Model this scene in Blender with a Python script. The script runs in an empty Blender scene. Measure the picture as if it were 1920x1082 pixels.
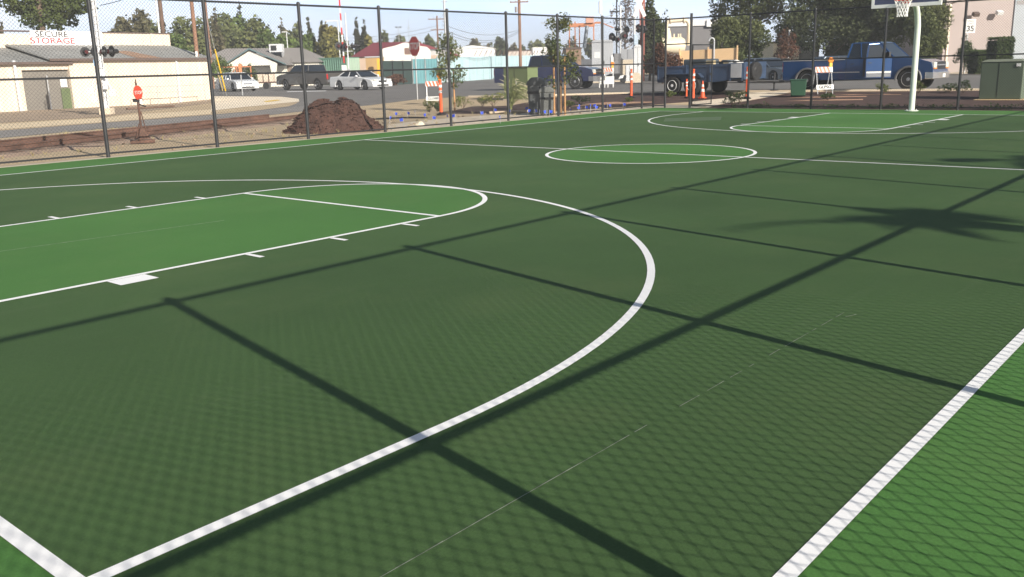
import bpy, bmesh, math, random
from mathutils import Vector, Matrix
F = 0.3048                     # everything below is written in feet, built in metres
rnd = random.Random(7)
sc = bpy.context.scene
C = sc.collection
# ------------------------------------------------------------------ camera
CAM = (-3.2533, -3.1321, 4.9243)
CR = Vector((0.64617402, -0.76277632, -0.02512805))
CU = Vector((0.19548410, 0.13359515, 0.97156487))
CF = Vector((0.73772969, 0.63271212, -0.23543636))
FP = 1703.8
cam = bpy.data.cameras.new('camera'); co = bpy.data.objects.new('camera', cam); C.objects.link(co)
cam.sensor_width = 36; cam.lens = FP/1920*36; cam.clip_start = 0.05; cam.clip_end = 6000
M = Matrix((CR, CU, -CF)).transposed().to_4x4(); M.translation = Vector(CAM)*F
co.matrix_world = M
sc.camera = co

def T(x): return .95*min(max((x-92)/25, 0), 1)      # the ground rises about a foot beyond the court
def ray(u, v): return CF + CR*((u-960)/FP) - CU*((v-541)/FP)
def G(u, v):                                        # ground point seen at a place of the 1920 px survey photo
    d = ray(u, v); z = 0
    for _ in range(60):
        t = (z-CAM[2])/d[2]; P = Vector(CAM)+d*t; z = .5*z+.5*T(P[0])
    return Vector((P[0], P[1], T(P[0])))
def D(u, v, d): return Vector(CAM)+ray(u, v)*d
def dep(P): return (Vector(P)-Vector(CAM)).dot(CF)
def HZ(P, v):                                       # height above sea level over point P seen at row v
    lo, hi = -5, 400
    for _ in range(50):
        m = (lo+hi)/2; q = Vector((P[0], P[1], m))-Vector(CAM)
        y = 541-FP*q.dot(CU)/q.dot(CF)
        if y > v: lo = m
        else: hi = m
    return m
def GD(u, d, z=None):                                # ground point in column u at depth d
    lo, hi = 0, 1000
    a = ray(u, 0); b = ray(u, 400)
    zz = T(999) if z is None else z
    # solve v so that the point at depth d lies at height zz
    v0, v1 = -2000., 2000.
    for _ in range(60):
        m = (v0+v1)/2
        P = D(u, m, d)
        if z is None: zz = T(P[0])
        if P[2] > zz: v0 = m
        else: v1 = m
    return Vector((P[0], P[1], zz))

# ------------------------------------------------------------------ materials
def sr(r, g, b):
    def f(c):
        c /= 255.; return c/12.92 if c <= .04045 else ((c+.055)/1.055)**2.4
    return (f(r), f(g), f(b))
def pm(name, c, rough=.6, metal=0., v=.12, s=3., v2=0., s2=40., bump=0., bs=60., coat=0., spec=.5, island=0., trans=0., streak=0.):
    m = bpy.data.materials.new(name); m.use_nodes = True
    nt = m.node_tree; N = nt.nodes; L = nt.links; b = N['Principled BSDF']
    b.inputs['Roughness'].default_value = rough; b.inputs['Metallic'].default_value = metal
    b.inputs['Specular IOR Level'].default_value = spec
    if coat: b.inputs['Coat Weight'].default_value = coat; b.inputs['Coat Roughness'].default_value = .06
    tc = N.new('ShaderNodeTexCoord')
    def noise(scale, det=6):
        n = N.new('ShaderNodeTexNoise'); n.inputs['Scale'].default_value = scale; n.inputs['Detail'].default_value = det
        n.inputs['Roughness'].default_value = .62
        L.new(tc.outputs['Object'], n.inputs['Vector']); return n
    def ramp(src, amt):
        r = N.new('ShaderNodeMapRange'); L.new(src, r.inputs['Value'])
        r.inputs['From Min'].default_value = .3; r.inputs['From Max'].default_value = .7
        r.inputs['To Min'].default_value = 1-amt; r.inputs['To Max'].default_value = 1+amt; return r.outputs[0]
    col = N.new('ShaderNodeRGB'); col.outputs[0].default_value = (*c, 1); out = col.outputs[0]
    def mul(o, f):
        h = N.new('ShaderNodeVectorMath'); h.operation = 'SCALE'; L.new(o, h.inputs[0]); L.new(f, h.inputs['Scale']); return h.outputs[0]
    if v: out = mul(out, ramp(noise(s).outputs['Fac'], v))
    if v2: out = mul(out, ramp(noise(s2, 3).outputs['Fac'], v2))
    if streak:
        mpn = N.new('ShaderNodeMapping'); mpn.inputs['Scale'].default_value = (2.2, 2.2, .16); L.new(tc.outputs['Object'], mpn.inputs['Vector'])
        ns = N.new('ShaderNodeTexNoise'); ns.inputs['Scale'].default_value = 1.6; ns.inputs['Detail'].default_value = 6; L.new(mpn.outputs[0], ns.inputs['Vector']); out = mul(out, ramp(ns.outputs['Fac'], streak))
    if island:
        g = N.new('ShaderNodeNewGeometry'); r = N.new('ShaderNodeMapRange'); L.new(g.outputs['Random Per Island'], r.inputs['Value'])
        r.inputs['To Min'].default_value = 1-island; r.inputs['To Max'].default_value = 1+island; out = mul(out, r.outputs[0])
    L.new(out, b.inputs['Base Color'])
    if bump:
        n = noise(bs, 4); bp = N.new('ShaderNodeBump'); bp.inputs['Strength'].default_value = bump; bp.inputs['Distance'].default_value = .01
        L.new(n.outputs['Fac'], bp.inputs['Height']); L.new(bp.outputs[0], b.inputs['Normal'])
    if trans:
        t = N.new('ShaderNodeBsdfTranslucent'); L.new(out, t.inputs['Color']); mx = N.new('ShaderNodeMixShader')
        mx.inputs[0].default_value = trans; L.new(b.outputs[0], mx.inputs[1]); L.new(t.outputs[0], mx.inputs[2])
        L.new(mx.outputs[0], N['Material Output'].inputs['Surface'])
    return m
def leafmat(name, c, c2, s=.35):
    m = pm(name, c, .75, v=0, spec=.25, island=.35, trans=.22)
    nt = m.node_tree; N = nt.nodes; L = nt.links
    rgb = [n for n in N if n.type == 'RGB'][0]; tgt = rgb.outputs[0].links[0].to_socket
    n = N.new('ShaderNodeTexNoise'); n.inputs['Scale'].default_value = s; n.inputs['Detail'].default_value = 3
    tc = [k for k in N if k.type == 'TEX_COORD'][0]; L.new(tc.outputs['Object'], n.inputs['Vector'])
    r = N.new('ShaderNodeMapRange'); r.inputs['From Min'].default_value = .38; r.inputs['From Max'].default_value = .62; L.new(n.outputs['Fac'], r.inputs['Value'])
    mx = N.new('ShaderNodeMix'); mx.data_type = 'RGBA'; L.new(r.outputs[0], mx.inputs['Factor'])
    mx.inputs['A'].default_value = (*c, 1); mx.inputs['B'].default_value = (*c2, 1); L.new(mx.outputs['Result'], tgt)
    return m

# ------------------------------------------------------------------ mesh builder (feet)
class MB:
    def __init__(s): s.v = []; s.f = []; s.m = []
    def add(s, vs, fs, mi=0):
        n = len(s.v); s.v += [tuple(p) for p in vs]; s.f += [tuple(i+n for i in f) for f in fs]; s.m += [mi]*len(fs)
    def box(s, x0, x1, y0, y1, z0, z1, mi=0):
        s.add([(x, y, z) for z in (z0, z1) for y in (y0, y1) for x in (x0, x1)],
              [(0, 2, 3, 1), (4, 5, 7, 6), (0, 1, 5, 4), (2, 6, 7, 3), (0, 4, 6, 2), (1, 3, 7, 5)], mi)
    def cbox(s, c, sz, rz=0, mi=0, M=None):
        a, b, h = sz[0]/2, sz[1]/2, sz[2]/2
        R = Matrix.Rotation(rz, 3, 'Z') if M is None else M
        vs = [Vector(c)+R @ Vector((x, y, z)) for z in (-h, h) for y in (-b, b) for x in (-a, a)]
        s.add(vs, [(0, 2, 3, 1), (4, 5, 7, 6), (0, 1, 5, 4), (2, 6, 7, 3), (0, 4, 6, 2), (1, 3, 7, 5)], mi)
    def frustum(s, b, t, mi=0):      # b, t: four corners each
        s.add(list(b)+list(t), [(3, 2, 1, 0), (4, 5, 6, 7), (0, 1, 5, 4), (1, 2, 6, 5), (2, 3, 7, 6), (3, 0, 4, 7)], mi)
    def tube(s, p0, p1, r0, r1=None, n=8, mi=0, cap=True):
        p0 = Vector(p0); p1 = Vector(p1); r1 = r0 if r1 is None else r1
        d = (p1-p0).normalized(); a = d.orthogonal().normalized(); b = d.cross(a)
        vs = []
        for p, r in ((p0, r0), (p1, r1)):
            for i in range(n):
                t = 2*math.pi*(i+.5)/n; vs.append(p+(a*math.cos(t)+b*math.sin(t))*r)
        fs = [(i, (i+1) % n, n+(i+1) % n, n+i) for i in range(n)]
        if cap: fs += [tuple(range(n-1, -1, -1)), tuple(range(n, 2*n))]
        s.add(vs, fs, mi)
    def path(s, pts, r, n=8, mi=0, r1=None):
        pts = [Vector(p) for p in pts]; k = len(pts); vs = []; r1 = r if r1 is None else r1
        a = None
        for i, p in enumerate(pts):
            d = (pts[min(i+1, k-1)]-pts[max(i-1, 0)]).normalized()
            a = d.orthogonal().normalized() if a is None else (a-d*a.dot(d)).normalized()
            b = d.cross(a); rr = r+(r1-r)*i/(k-1)
            for j in range(n):
                t = 2*math.pi*j/n; vs.append(p+(a*math.cos(t)+b*math.sin(t))*rr)
        fs = [(i*n+j, i*n+(j+1) % n, (i+1)*n+(j+1) % n, (i+1)*n+j) for i in range(k-1) for j in range(n)]
        fs += [tuple(range(n-1, -1, -1)), tuple(range((k-1)*n, k*n))]
        s.add(vs, fs, mi)
    def prism(s, poly, a, b, ax='y', mi=0):   # 2D polygon extruded along ax
        def P(q, t):
            if ax == 'y': return (q[0], t, q[1])
            if ax == 'x': return (t, q[0], q[1])
            return (q[0], q[1], t)
        n = len(poly); vs = [P(q, a) for q in poly]+[P(q, b) for q in poly]
        s.add(vs, [tuple(range(n)), tuple(range(2*n-1, n-1, -1))]+[(i, n+i, n+(i+1) % n, (i+1) % n) for i in range(n)], mi)
    def lathe(s, prof, c=(0, 0, 0), ax='z', n=16, mi=0):   # prof: (r, h)
        vs = []; k = len(prof)
        for r, h in prof:
            for i in range(n):
                t = 2*math.pi*i/n; x, y = r*math.cos(t), r*math.sin(t)
                q = (x, y, h) if ax == 'z' else ((x, h, y) if ax == 'y' else (h, x, y))
                vs.append((q[0]+c[0], q[1]+c[1], q[2]+c[2]))
        fs = [(i*n+j, i*n+(j+1) % n, (i+1)*n+(j+1) % n, (i+1)*n+j) for i in range(k-1) for j in range(n)]
        fs += [tuple(range(n-1, -1, -1)), tuple(range((k-1)*n, k*n))]
        s.add(vs, fs, mi)
    def ball(s, c, r, n=10, mi=0):
        r = (r, r, r) if not hasattr(r, '__len__') else r
        k = n//2; prof = [(math.sin(math.pi*i/k), -math.cos(math.pi*i/k)) for i in range(k+1)]
        base = len(s.v); s.lathe([(max(a, .02), b) for a, b in prof], (0, 0, 0), 'z', n, mi)
        s.v[base:] = [(c[0]+x*r[0], c[1]+y*r[1], c[2]+z*r[2]) for x, y, z in s.v[base:]]
    def build(s, name, mats, parent=None, smooth=False, bevel=0, fix=True):
        me = bpy.data.meshes.new(name)
        me.from_pydata([(x*F, y*F, z*F) for x, y, z in s.v], [], s.f)
        if not isinstance(mats, (list, tuple)): mats = [mats]
        for m in mats: me.materials.append(m)
        if len(mats) > 1: me.polygons.foreach_set('material_index', s.m)
        if fix:
            bm = bmesh.new(); bm.from_mesh(me); bmesh.ops.recalc_face_normals(bm, faces=bm.faces); bm.to_mesh(me); bm.free()
        if smooth:
            me.polygons.foreach_set('use_smooth', [True]*len(me.polygons))
            try: me.set_sharp_from_angle(angle=math.radians(38))
            except Exception: pass
        me.update()
        o = bpy.data.objects.new(name, me); C.objects.link(o)
        if parent: o.parent = parent
        if bevel:
            bv = o.modifiers.new('bevel', 'BEVEL'); bv.width = bevel*F; bv.segments = 2; bv.limit_method = 'ANGLE'; bv.angle_limit = math.radians(40)
        return o
def tag(o, label=None, cat=None, group=None, kind=None):
    if label: o['label'] = label
    if cat: o['category'] = cat
    if group: o['group'] = group
    if kind: o['kind'] = kind
    return o
def thing(name, label, cat, loc=(0, 0, 0), rz=0, group=None):
    o = bpy.data.objects.new(name, None); C.objects.link(o); o.empty_display_size = .3
    o.location = Vector(loc)*F; o.rotation_euler = (0, 0, rz); return tag(o, label, cat, group)
def copy_tree(o, parent=None):
    kids = [k for k in list(bpy.data.objects) if k.parent == o]
    c = o.copy(); C.objects.link(c)
    if parent: c.parent = parent
    for k in kids: copy_tree(k, c)
    return c
def dup(o, label, loc, rz=0, group=None):
    c = copy_tree(o); c['label'] = label; c.location = Vector(loc)*F; c.rotation_euler = (0, 0, rz)
    if group: c['group'] = group
    return c
def text(s, size, M, mat, parent=None, name='lettering', ext=.004, align='CENTER', sx=1, font_w=0):
    cu = bpy.data.curves.new('txt', 'FONT'); cu.body = s; cu.size = size; cu.align_x = align; cu.align_y = 'CENTER'; cu.extrude = ext; cu.offset = font_w
    to = bpy.data.objects.new('txt', cu); C.objects.link(to)
    bpy.context.view_layer.update()
    me = bpy.data.meshes.new_from_object(to.evaluated_get(bpy.context.evaluated_depsgraph_get())); bpy.data.objects.remove(to); bpy.data.curves.remove(cu)
    for v in me.vertices:
        q = M @ Vector((v.co.x*sx, v.co.y, v.co.z)); v.co = q*F
    me.materials.clear(); me.materials.append(mat); me.name = name
    o = bpy.data.objects.new(name, me); C.objects.link(o)
    if parent: o.parent = parent
    return o
def face_M(o, xdir, up=(0, 0, 1)):   # text plane: x along xdir, y along up, at o
    x = Vector(xdir).normalized(); u = Vector(up).normalized(); n = x.cross(u).normalized(); u = n.cross(x)
    m = Matrix((x, u, n)).transposed().to_4x4(); m.translation = Vector(o); return m
def sheet(name, polys, off, mat, kind='structure'):   # flat ground cover following the terrain
    bm = bmesh.new()
    for pl in polys:
        vs = [bm.verts.new((p[0], p[1], 0)) for p in pl]; f = bm.faces.new(vs)
    bmesh.ops.triangulate(bm, faces=bm.faces)
    for x in (92, 117): 
        bmesh.ops.bisect_plane(bm, geom=bm.verts[:]+bm.edges[:]+bm.faces[:], plane_co=(x, 0, 0), plane_no=(1, 0, 0))
    for v in bm.verts: v.co.z = T(v.co.x)+off; v.co *= F
    bmesh.ops.recalc_face_normals(bm, faces=bm.faces)
    for f in bm.faces:
        if f.normal.z < 0: f.normal_flip()
    me = bpy.data.meshes.new(name); bm.to_mesh(me); bm.free(); me.materials.append(mat)
    o = bpy.data.objects.new(name, me); C.objects.link(o); o['kind'] = kind
    return o
def px(*uv): return [G(u, v) for u, v in uv]

# ------------------------------------------------------------------ light and sky
SUN = Vector((-0.207, -1.0, 0.482)).normalized()
sl = bpy.data.lights.new('sun', 'SUN'); sl.energy = 5.0; sl.angle = math.radians(.42); sl.color = (1, .93, .82)
so = bpy.data.objects.new('sun', sl); C.objects.link(so); so.rotation_euler = SUN.to_track_quat('Z', 'Y').to_euler(); so.location = (0, 0, 20)
w = bpy.data.worlds.new('World'); sc.world = w; w.use_nodes = True
nt = w.node_tree; N = nt.nodes; L = nt.links; bg = N['Background']
sky = N.new('ShaderNodeTexSky'); sky.sky_type = 'NISHITA'; sky.sun_disc = False
sky.sun_elevation = math.asin(SUN.z); sky.sun_rotation = math.atan2(SUN.x, SUN.y)
sky.air_density = 1.0; sky.dust_density = 1.6; sky.ozone_density = 2.0
tc = N.new('ShaderNodeTexCoord'); mp = N.new('ShaderNodeMapping'); mp.inputs['Scale'].default_value = (1.0, 1.0, 4.5)
nz = N.new('ShaderNodeTexNoise'); nz.inputs['Scale'].default_value = 2.2; nz.inputs['Detail'].default_value = 7; nz.inputs['Roughness'].default_value = .55
L.new(tc.outputs['Generated'], mp.inputs['Vector']); L.new(mp.outputs[0], nz.inputs['Vector'])

mr = N.new('ShaderNodeMapRange'); mr.inputs['From Min'].default_value = .40; mr.inputs['From Max'].default_value = .66; L.new(nz.outputs['Fac'], mr.inputs['Value'])
cl = N.new('ShaderNodeMix'); cl.data_type = 'RGBA'; L.new(mr.outputs[0], cl.inputs['Factor'])
cl.inputs['A'].default_value = (10.2, 13.6, 18.6, 1); cl.inputs['B'].default_value = (15.2, 16.4, 18.4, 1)     # hazy blue and thin cloud low in the sky
sx = N.new('ShaderNodeSeparateXYZ'); L.new(tc.outputs['Generated'], sx.inputs[0])
hz_ = N.new('ShaderNodeMapRange'); hz_.interpolation_type = 'SMOOTHSTEP'; hz_.inputs['From Min'].default_value = .07; hz_.inputs['From Max'].default_value = .24
hz_.inputs['To Min'].default_value = 1; hz_.inputs['To Max'].default_value = .03; L.new(sx.outputs['Z'], hz_.inputs['Value'])
mx = N.new('ShaderNodeMix'); mx.data_type = 'RGBA'; L.new(hz_.outputs[0], mx.inputs['Factor']); L.new(sky.outputs[0], mx.inputs['A']); L.new(cl.outputs['Result'], mx.inputs['B'])
L.new(mx.outputs['Result'], bg.inputs['Color'])
bg.inputs['Strength'].default_value = .05
sc.view_settings.view_transform = 'Standard'; sc.view_settings.look = 'None'; sc.view_settings.exposure = .75
sc.render.engine = 'CYCLES'

# ------------------------------------------------------------------ ground and court
m_dirt = pm('dirt', sr(176, 156, 126), .95, v=.14, s=.35, v2=.12, s2=6, bump=.3, bs=12)
R_ = 4000
sheet('ground', [[(-R_, -R_), (R_, -R_), (R_, R_), (-R_, R_)]], -.06, m_dirt)
m_conc = pm('concrete', sr(190, 178, 158), .9, v=.1, s=.8, v2=.08, s2=20)
sheet('concrete_apron', [[(-9, -6.5), (91.4, -6.5), (91.4, 55.9), (-9, 55.9)]], -.03, m_conc)
def court_mat(name, c, amt):
    m = pm(name, c, .8, v=amt, s=.35, v2=.15, s2=110., bump=.3, bs=500, spec=.2)
    nt = m.node_tree; N = nt.nodes; L = nt.links; b = N['Principled BSDF']; src = b.inputs['Base Color'].links[0].from_socket
    tcn = [k for k in N if k.type == 'TEX_COORD'][0]
    def dust(scale, sv, lo, hi, amt, col, src):        # thin dust, roller laps and shoe scuffs dried on the acrylic
        mpn = N.new('ShaderNodeMapping'); mpn.inputs['Scale'].default_value = sv; L.new(tcn.outputs['Object'], mpn.inputs['Vector'])
        n = N.new('ShaderNodeTexNoise'); n.inputs['Scale'].default_value = scale; n.inputs['Detail'].default_value = 9; n.inputs['Roughness'].default_value = .68; L.new(mpn.outputs[0], n.inputs['Vector'])
        r = N.new('ShaderNodeMapRange'); r.inputs['From Min'].default_value = lo; r.inputs['From Max'].default_value = hi; r.inputs['To Max'].default_value = amt; L.new(n.outputs['Fac'], r.inputs['Value'])
        x = N.new('ShaderNodeMix'); x.data_type = 'RGBA'; L.new(r.outputs[0], x.inputs['Factor']); L.new(src, x.inputs['A']); x.inputs['B'].default_value = (*col, 1); return x.outputs['Result']
    src = dust(.55, (1, 1, 1), .50, .74, .12, (.19, .20, .09), src)
    src = dust(1.3, (.25, 2.2, 1), .56, .80, .10, (.17, .20, .13), src)
    src = dust(26., (1, 1, 1), .66, .74, .30, (.16, .20, .11), src)
    src = dust(9., (1, 1, 1), .70, .76, .35, (.020, .035, .016), src)
    L.new(src, b.inputs['Base Color'])
    return m
m_light = court_mat('court_light_green', (.062, .161, .038), .10)
m_dark = court_mat('court_dark_green', (.051, .099, .032), .12)
m_white = pm('line_paint', (.80, .80, .80), .6, v=.03, s=1.2, v2=.03, s2=120, bump=.2, bs=500)
sheet('court_border', [[(-7.0, -4.75), (91.0, -4.75), (91.0, 54.7), (-7.0, 54.7)]], -.015, m_light)
LW = .192; W = 50.; LN = 84.; H = 25.
sheet('court_floor', [[(0, 0), (LN, 0), (LN, W), (0, W)]], -.010, m_dark)
def arcp(cx, cy, r, a0, a1, n=72): return [(cx+r*math.cos(a0+(a1-a0)*i/n), cy+r*math.sin(a0+(a1-a0)*i/n)) for i in range(n+1)]
hp = math.pi/2
key1 = [(LW, H-6), (19, H-6)]+arcp(19, H, 6, -hp, hp)[1:-1]+[(19, H+6), (LW, H+6)]
key2 = [(LN-x, y) for x, y in key1]
sheet('key_paint', [key1, key2, arcp(LN/2, H, 6, 0, 2*math.pi)[:-1]], -.005, m_light)
lm = MB()
def strip(x0, x1, y0, y1, z=0.): lm.add([(x0, y0, z), (x1, y0, z), (x1, y1, z), (x0, y1, z)], [(0, 1, 2, 3)])
def ring(cx, cy, r, a0, a1, z=0., w=LW, n=96):
    o = arcp(cx, cy, r, a0, a1, n); i = arcp(cx, cy, r-w, a0, a1, n)
    for k in range(n): lm.add([(*o[k], z), (*o[k+1], z), (*i[k+1], z), (*i[k], z)], [(0, 1, 2, 3)])
strip(0, LN, 0, LW); strip(0, LN, W-LW, W); strip(0, LW, LW, W-LW); strip(LN-LW, LN, LW, W-LW)
strip(LN/2-LW/2, LN/2+LW/2, LW, W-LW, .002)
ring(LN/2, H, 6, 0, 2*math.pi, .004)
R3 = 19.56; BX = 5.28
for sx, ox in ((1, 0), (-1, LN)):
    X = lambda x: ox+sx*x
    for s in (-1, 1):
        y0, y1 = sorted((H+s*R3, H+s*(R3-LW))); strip(*sorted((X(LW), X(BX))), y0, y1)
        y0, y1 = sorted((H+s*6, H+s*(6-LW))); strip(*sorted((X(LW), X(19))), y0, y1, .004)
        for a, b in ((7, 8), (11, 11.17), (14, 14.17), (17, 17.17)):
            y0, y1 = sorted((H+s*6, H+s*6.72)); strip(*sorted((X(a), X(b))), y0, y1)
    strip(*sorted((X(19-LW), X(19))), H-6+LW, H+6-LW, .002)
    if sx > 0: ring(X(BX), H, R3, -hp, hp); ring(X(19), H, 6, -hp, hp, .006)
    else: ring(X(BX), H, R3, hp, 3*hp); ring(X(19), H, 6, hp, 3*hp, .006)
ln = lm.build('court_lines', m_white); ln['kind'] = 'structure'
for p in ln.data.polygons:
    pass
# chalk snap lines and a worn patch left on the paint
m_chalk = pm('chalk', (.22, .25, .19), .9, v=.6, s=9)
ck = MB()
rc = random.Random(3)
x = 2.0
while x < 14.4:
    l = rc.uniform(.15, .6)
    if rc.random() < .86 or x < 5: ck.add([(x, 3.25, .0), (x+l, 3.25, 0), (x+l, 3.25+rc.uniform(.006, .015), 0), (x, 3.25+rc.uniform(.006, .015), 0)], [(0, 1, 2, 3)])
    x += l+(0 if x < 6 else rc.uniform(0, .25))
ck.add([(14.1, 3.1, 0), (14.4, 3.0, 0), (14.4, 3.02, 0), (14.1, 3.12, 0)], [(0, 1, 2, 3)])
ck.add([(.3, 26.6, 0), (14.2, 25.02, 0), (14.2, 25.06, 0), (.3, 26.64, 0)], [(0, 1, 2, 3)])
o = ck.build('chalk_line', m_chalk, fix=False); o['kind'] = 'structure'
m_patch = pm('patch_green', (.062, .104, .042), .7, v=.05)
sheet('faded_patch', [[(67.8, 39.6), (71.2, 35.8), (76.0, 38.2), (72.4, 42.2)]], -.008, m_patch)

# ------------------------------------------------------------------ chain link fences
m_fence = pm('black_vinyl_pipe', (.022, .023, .026), .45, v=.25, s=4)
m_wire = pm('vinyl_wire', (.03, .031, .034), .5, v=.2, s=4)
PITCH = .2357
def wire_bay(w, z0, z1, r=.0075, top=.11):
    """woven mesh: upright zigzag wires, each hooked round its neighbour at the rounded bends"""
    mb = MB(); P_ = PITCH/2; nw = int(w/P_); h = z1-z0+top; ns = int(h/PITCH*6); k9 = math.asin(.94); rj = random.Random(2)
    for k in range(nw+1):
        xc = k*w/nw; ph = 0 if k % 2 else math.pi; jx = rj.uniform(-.003, .003); vs = []
        for i in range(ns+1):
            a = 2*math.pi*i/6+ph; x = xc+jx+(P_/2+r*.9)*math.asin(.94*math.sin(a+math.pi/6))/k9; z = z0+h*i/ns; x = min(max(x, 0), w)
            y = .007*math.cos(a+math.pi/6)
            vs += [(x-r, y-r*.6, z), (x+r, y-r*.6, z), (x, y+r, z)]
        mb.add(vs, [(3*i+q, 3*i+(q+1) % 3, 3*i+3+(q+1) % 3, 3*i+3+q) for i in range(ns) for q in range(3)])
    return mb
def make_fence(label, p0, ang, stations, h=10., mid=5.03, gaps=(), wr=.0082):
    """stations are distances along the fence; a bay is skipped when its start is in gaps"""
    t = thing('chain_link_fence', label, 'fence', p0, ang)
    Lh = stations[-1]
    prot = {}
    for i, s in enumerate(stations):
        if 'post' not in prot:
            mb = MB(); mb.tube((0, 0, -.3), (0, 0, h+.05), .125, n=12); mb.lathe([(.14, h-.02), (.145, h+.1), (.1, h+.17), (.02, h+.2)], n=12)
            prot['post'] = mb.build('post', m_fence, t, smooth=True); o = prot['post']
        else:
            o = prot['post'].copy(); C.objects.link(o)
        o.location = (s*F, 0, 0)
    def rail(name, z, r, a, b):
        mb = MB(); mb.tube((a, 0, z), (b, 0, z), r, n=8); return mb.build(name, m_fence, t, smooth=True)
    segs = []; cur = stations[0]
    for a, b in zip(stations, stations[1:]):
        if a in gaps:
            if a > cur: segs.append((cur, a))
            cur = b
    segs.append((cur, stations[-1]))
    rail('top_rail', h-.05, .075, stations[0], stations[-1])
    for a, b in segs:
        if b-a > .5: rail('middle_rail', mid, .07, a, b); rail('bottom_rail', .22, .06, a, b)
    for a, b in zip(stations, stations[1:]):
        wd = round(b-a, 2)
        if a in gaps: continue
        if wd not in prot:
            prot[wd] = wire_bay(wd, .12, h-.03, wr).build('wire_mesh', m_wire, t, fix=False); o = prot[wd]
        else:
            o = prot[wd].copy(); C.objects.link(o)
        o.location = (a*F, -.09*F, 0)
    return t
FX = 91.5; FY = 55.3
make_fence('long black chain link fence along the far sideline, mulch pile and street behind it', (-7, FY, 0), 0,
           [0]+[8.+8*k for k in range(12)]+[98.5])
make_fence('black chain link fence along the near sideline casting its wire shadow on the court', (-4.9, -5.0, 0), 0,
           [7.5*k for k in range(13)]+[96.4], wr=.0102, mid=4.93)
# fence behind the far hoop, with the gate opening by the corner
st = [0, 1.6, 4.9]+[round(4.9+7.2*k, 2) for k in range(1, 8)]+[60.3]
fe = make_fence('black chain link fence behind the far hoop with an open gate near its corner', (FX, FY, 0), -math.pi/2, st, gaps=(1.6,))
mb = MB(); mb.tube((1.6, 0, 7.15), (4.9, 0, 7.15), .07, n=8); mb.build('gate_transom', m_fence, fe, smooth=True)
wo = wire_bay(3.3, 7.2, 9.97).build('wire_mesh', m_wire, fe, fix=False); wo.location = (1.6*F, -.09*F, 0)
mb = MB(); mb.tube((0, 0, 0), (0, 0, 10.45), .15, n=12); gp_ = mb.build('gate_post', m_fence, fe, smooth=True); gp_.location = (4.9*F, 0, 0)
gl = thing('fence_gate', 'black chain link gate leaf standing open outward beside the tall gate post', 'gate', (FX+.1, FY-5.1, T(FX)+.1), math.radians(-9))
mb = MB()
gw, gh = 3.6, 6.9
for a, b in (((0, 0, .2), (0, 0, gh)), ((gw, 0, .2), (gw, 0, gh)), ((0, 0, .2), (gw, 0, .2)), ((0, 0, gh), (gw, 0, gh)), ((0, 0, 4.7), (gw, 0, 4.7))): mb.tube(a, b, .065, n=8)
mb.build('gate_frame', m_fence, gl, smooth=True)
wire_bay(gw, .22, gh, top=0).build('wire_mesh', m_wire, gl, fix=False)
mb = MB(); mb.cbox((gw-.1, .08, 3.6), (.35, .12, .3)); mb.tube((gw-.3, .1, 3.6), (gw+.2, .1, 3.6), .03); mb.build('latch', m_fence, gl)

# ------------------------------------------------------------------ the air
hzm = bpy.data.materials.new('haze_air'); hzm.use_nodes = True; n_ = hzm.node_tree.nodes; n_.remove(n_['Principled BSDF'])
vol = n_.new('ShaderNodeVolumePrincipled'); vol.inputs['Color'].default_value = (.96, .98, 1, 1); vol.inputs['Density'].default_value = .0008; vol.inputs['Anisotropy'].default_value = 0.
hzm.node_tree.links.new(vol.outputs[0], n_['Material Output'].inputs['Volume'])
mb = MB(); mb.box(-4200, 4200, -4200, 4200, -4, 130); hzo = mb.build('haze', hzm); hzo['kind'] = 'stuff'
# ------------------------------------------------------------------ shared materials
m_glass = pm('dark_glass', (.012, .016, .022), .08, v=0, spec=.9, coat=.3)
m_tyre = pm('tyre_rubber', (.018, .018, .019), .8, v=.2, s=8)
m_rim = pm('alloy', (.42, .42, .43), .35, metal=.7, v=.1, s=8)
m_black = pm('black_plastic', (.015, .015, .017), .5, v=.2, s=6)
m_chrome = pm('chrome', (.6, .6, .62), .2, metal=.9, v=.05, s=5)
m_lampglass = pm('lamp_glass', (.62, .62, .58), .15, v=.1, s=20, spec=.8)
m_darklens = pm('dark_lens', (.07, .012, .012), .2, v=0)
m_redlens = pm('red_lens', (.45, .02, .02), .2, v=.1, s=10)
m_amber = pm('amber_lens', (.7, .22, .02), .25, v=.15, s=12)
m_plate = pm('number_plate', (.7, .7, .68), .5, v=.1, s=20)
m_galv = pm('galvanised_steel', (.48, .49, .50), .45, metal=.35, v=.14, s=2)
m_silver = pm('aluminium_paint', (.60, .61, .62), .5, v=.1, s=2.)
m_wpaint = pm('white_paint', (.74, .74, .72), .55, v=.06, s=2.5)
m_orange = pm('orange_plastic', (.80, .115, .03), .5, v=.1, s=4)
m_wood = pm('weathered_wood', (.13, .082, .058), .9, v=.3, s=3, v2=.2, s2=30)
m_pole = pm('pole_wood', (.23, .125, .08), .9, v=.22, s=1.2, v2=.15, s2=14)
m_stake = pm('stake_wood', (.50, .27, .12), .8, v=.2, s=4)
m_rust = pm('rust', (.115, .062, .045), .9, v=.35, s=3, v2=.2, s2=25)
m_redpaint = pm('red_sign_paint', (.52, .03, .025), .5, v=.08, s=3)
m_blackink = pm('black_ink', (.02, .02, .02), .6, v=0)
m_redink = pm('red_ink', (.42, .03, .035), .6, v=0)
m_bark = pm('bark', (.12, .085, .06), .95, v=.3, s=2, v2=.25, s2=18)
RV = Vector((CR.x, CR.y, 0)).normalized(); FV = Vector((CF.x, CF.y, 0)).normalized()
def hd(a, b): d = RV*a+FV*b; return math.atan2(d.y, d.x)     # heading: a to the right, b away

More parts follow.
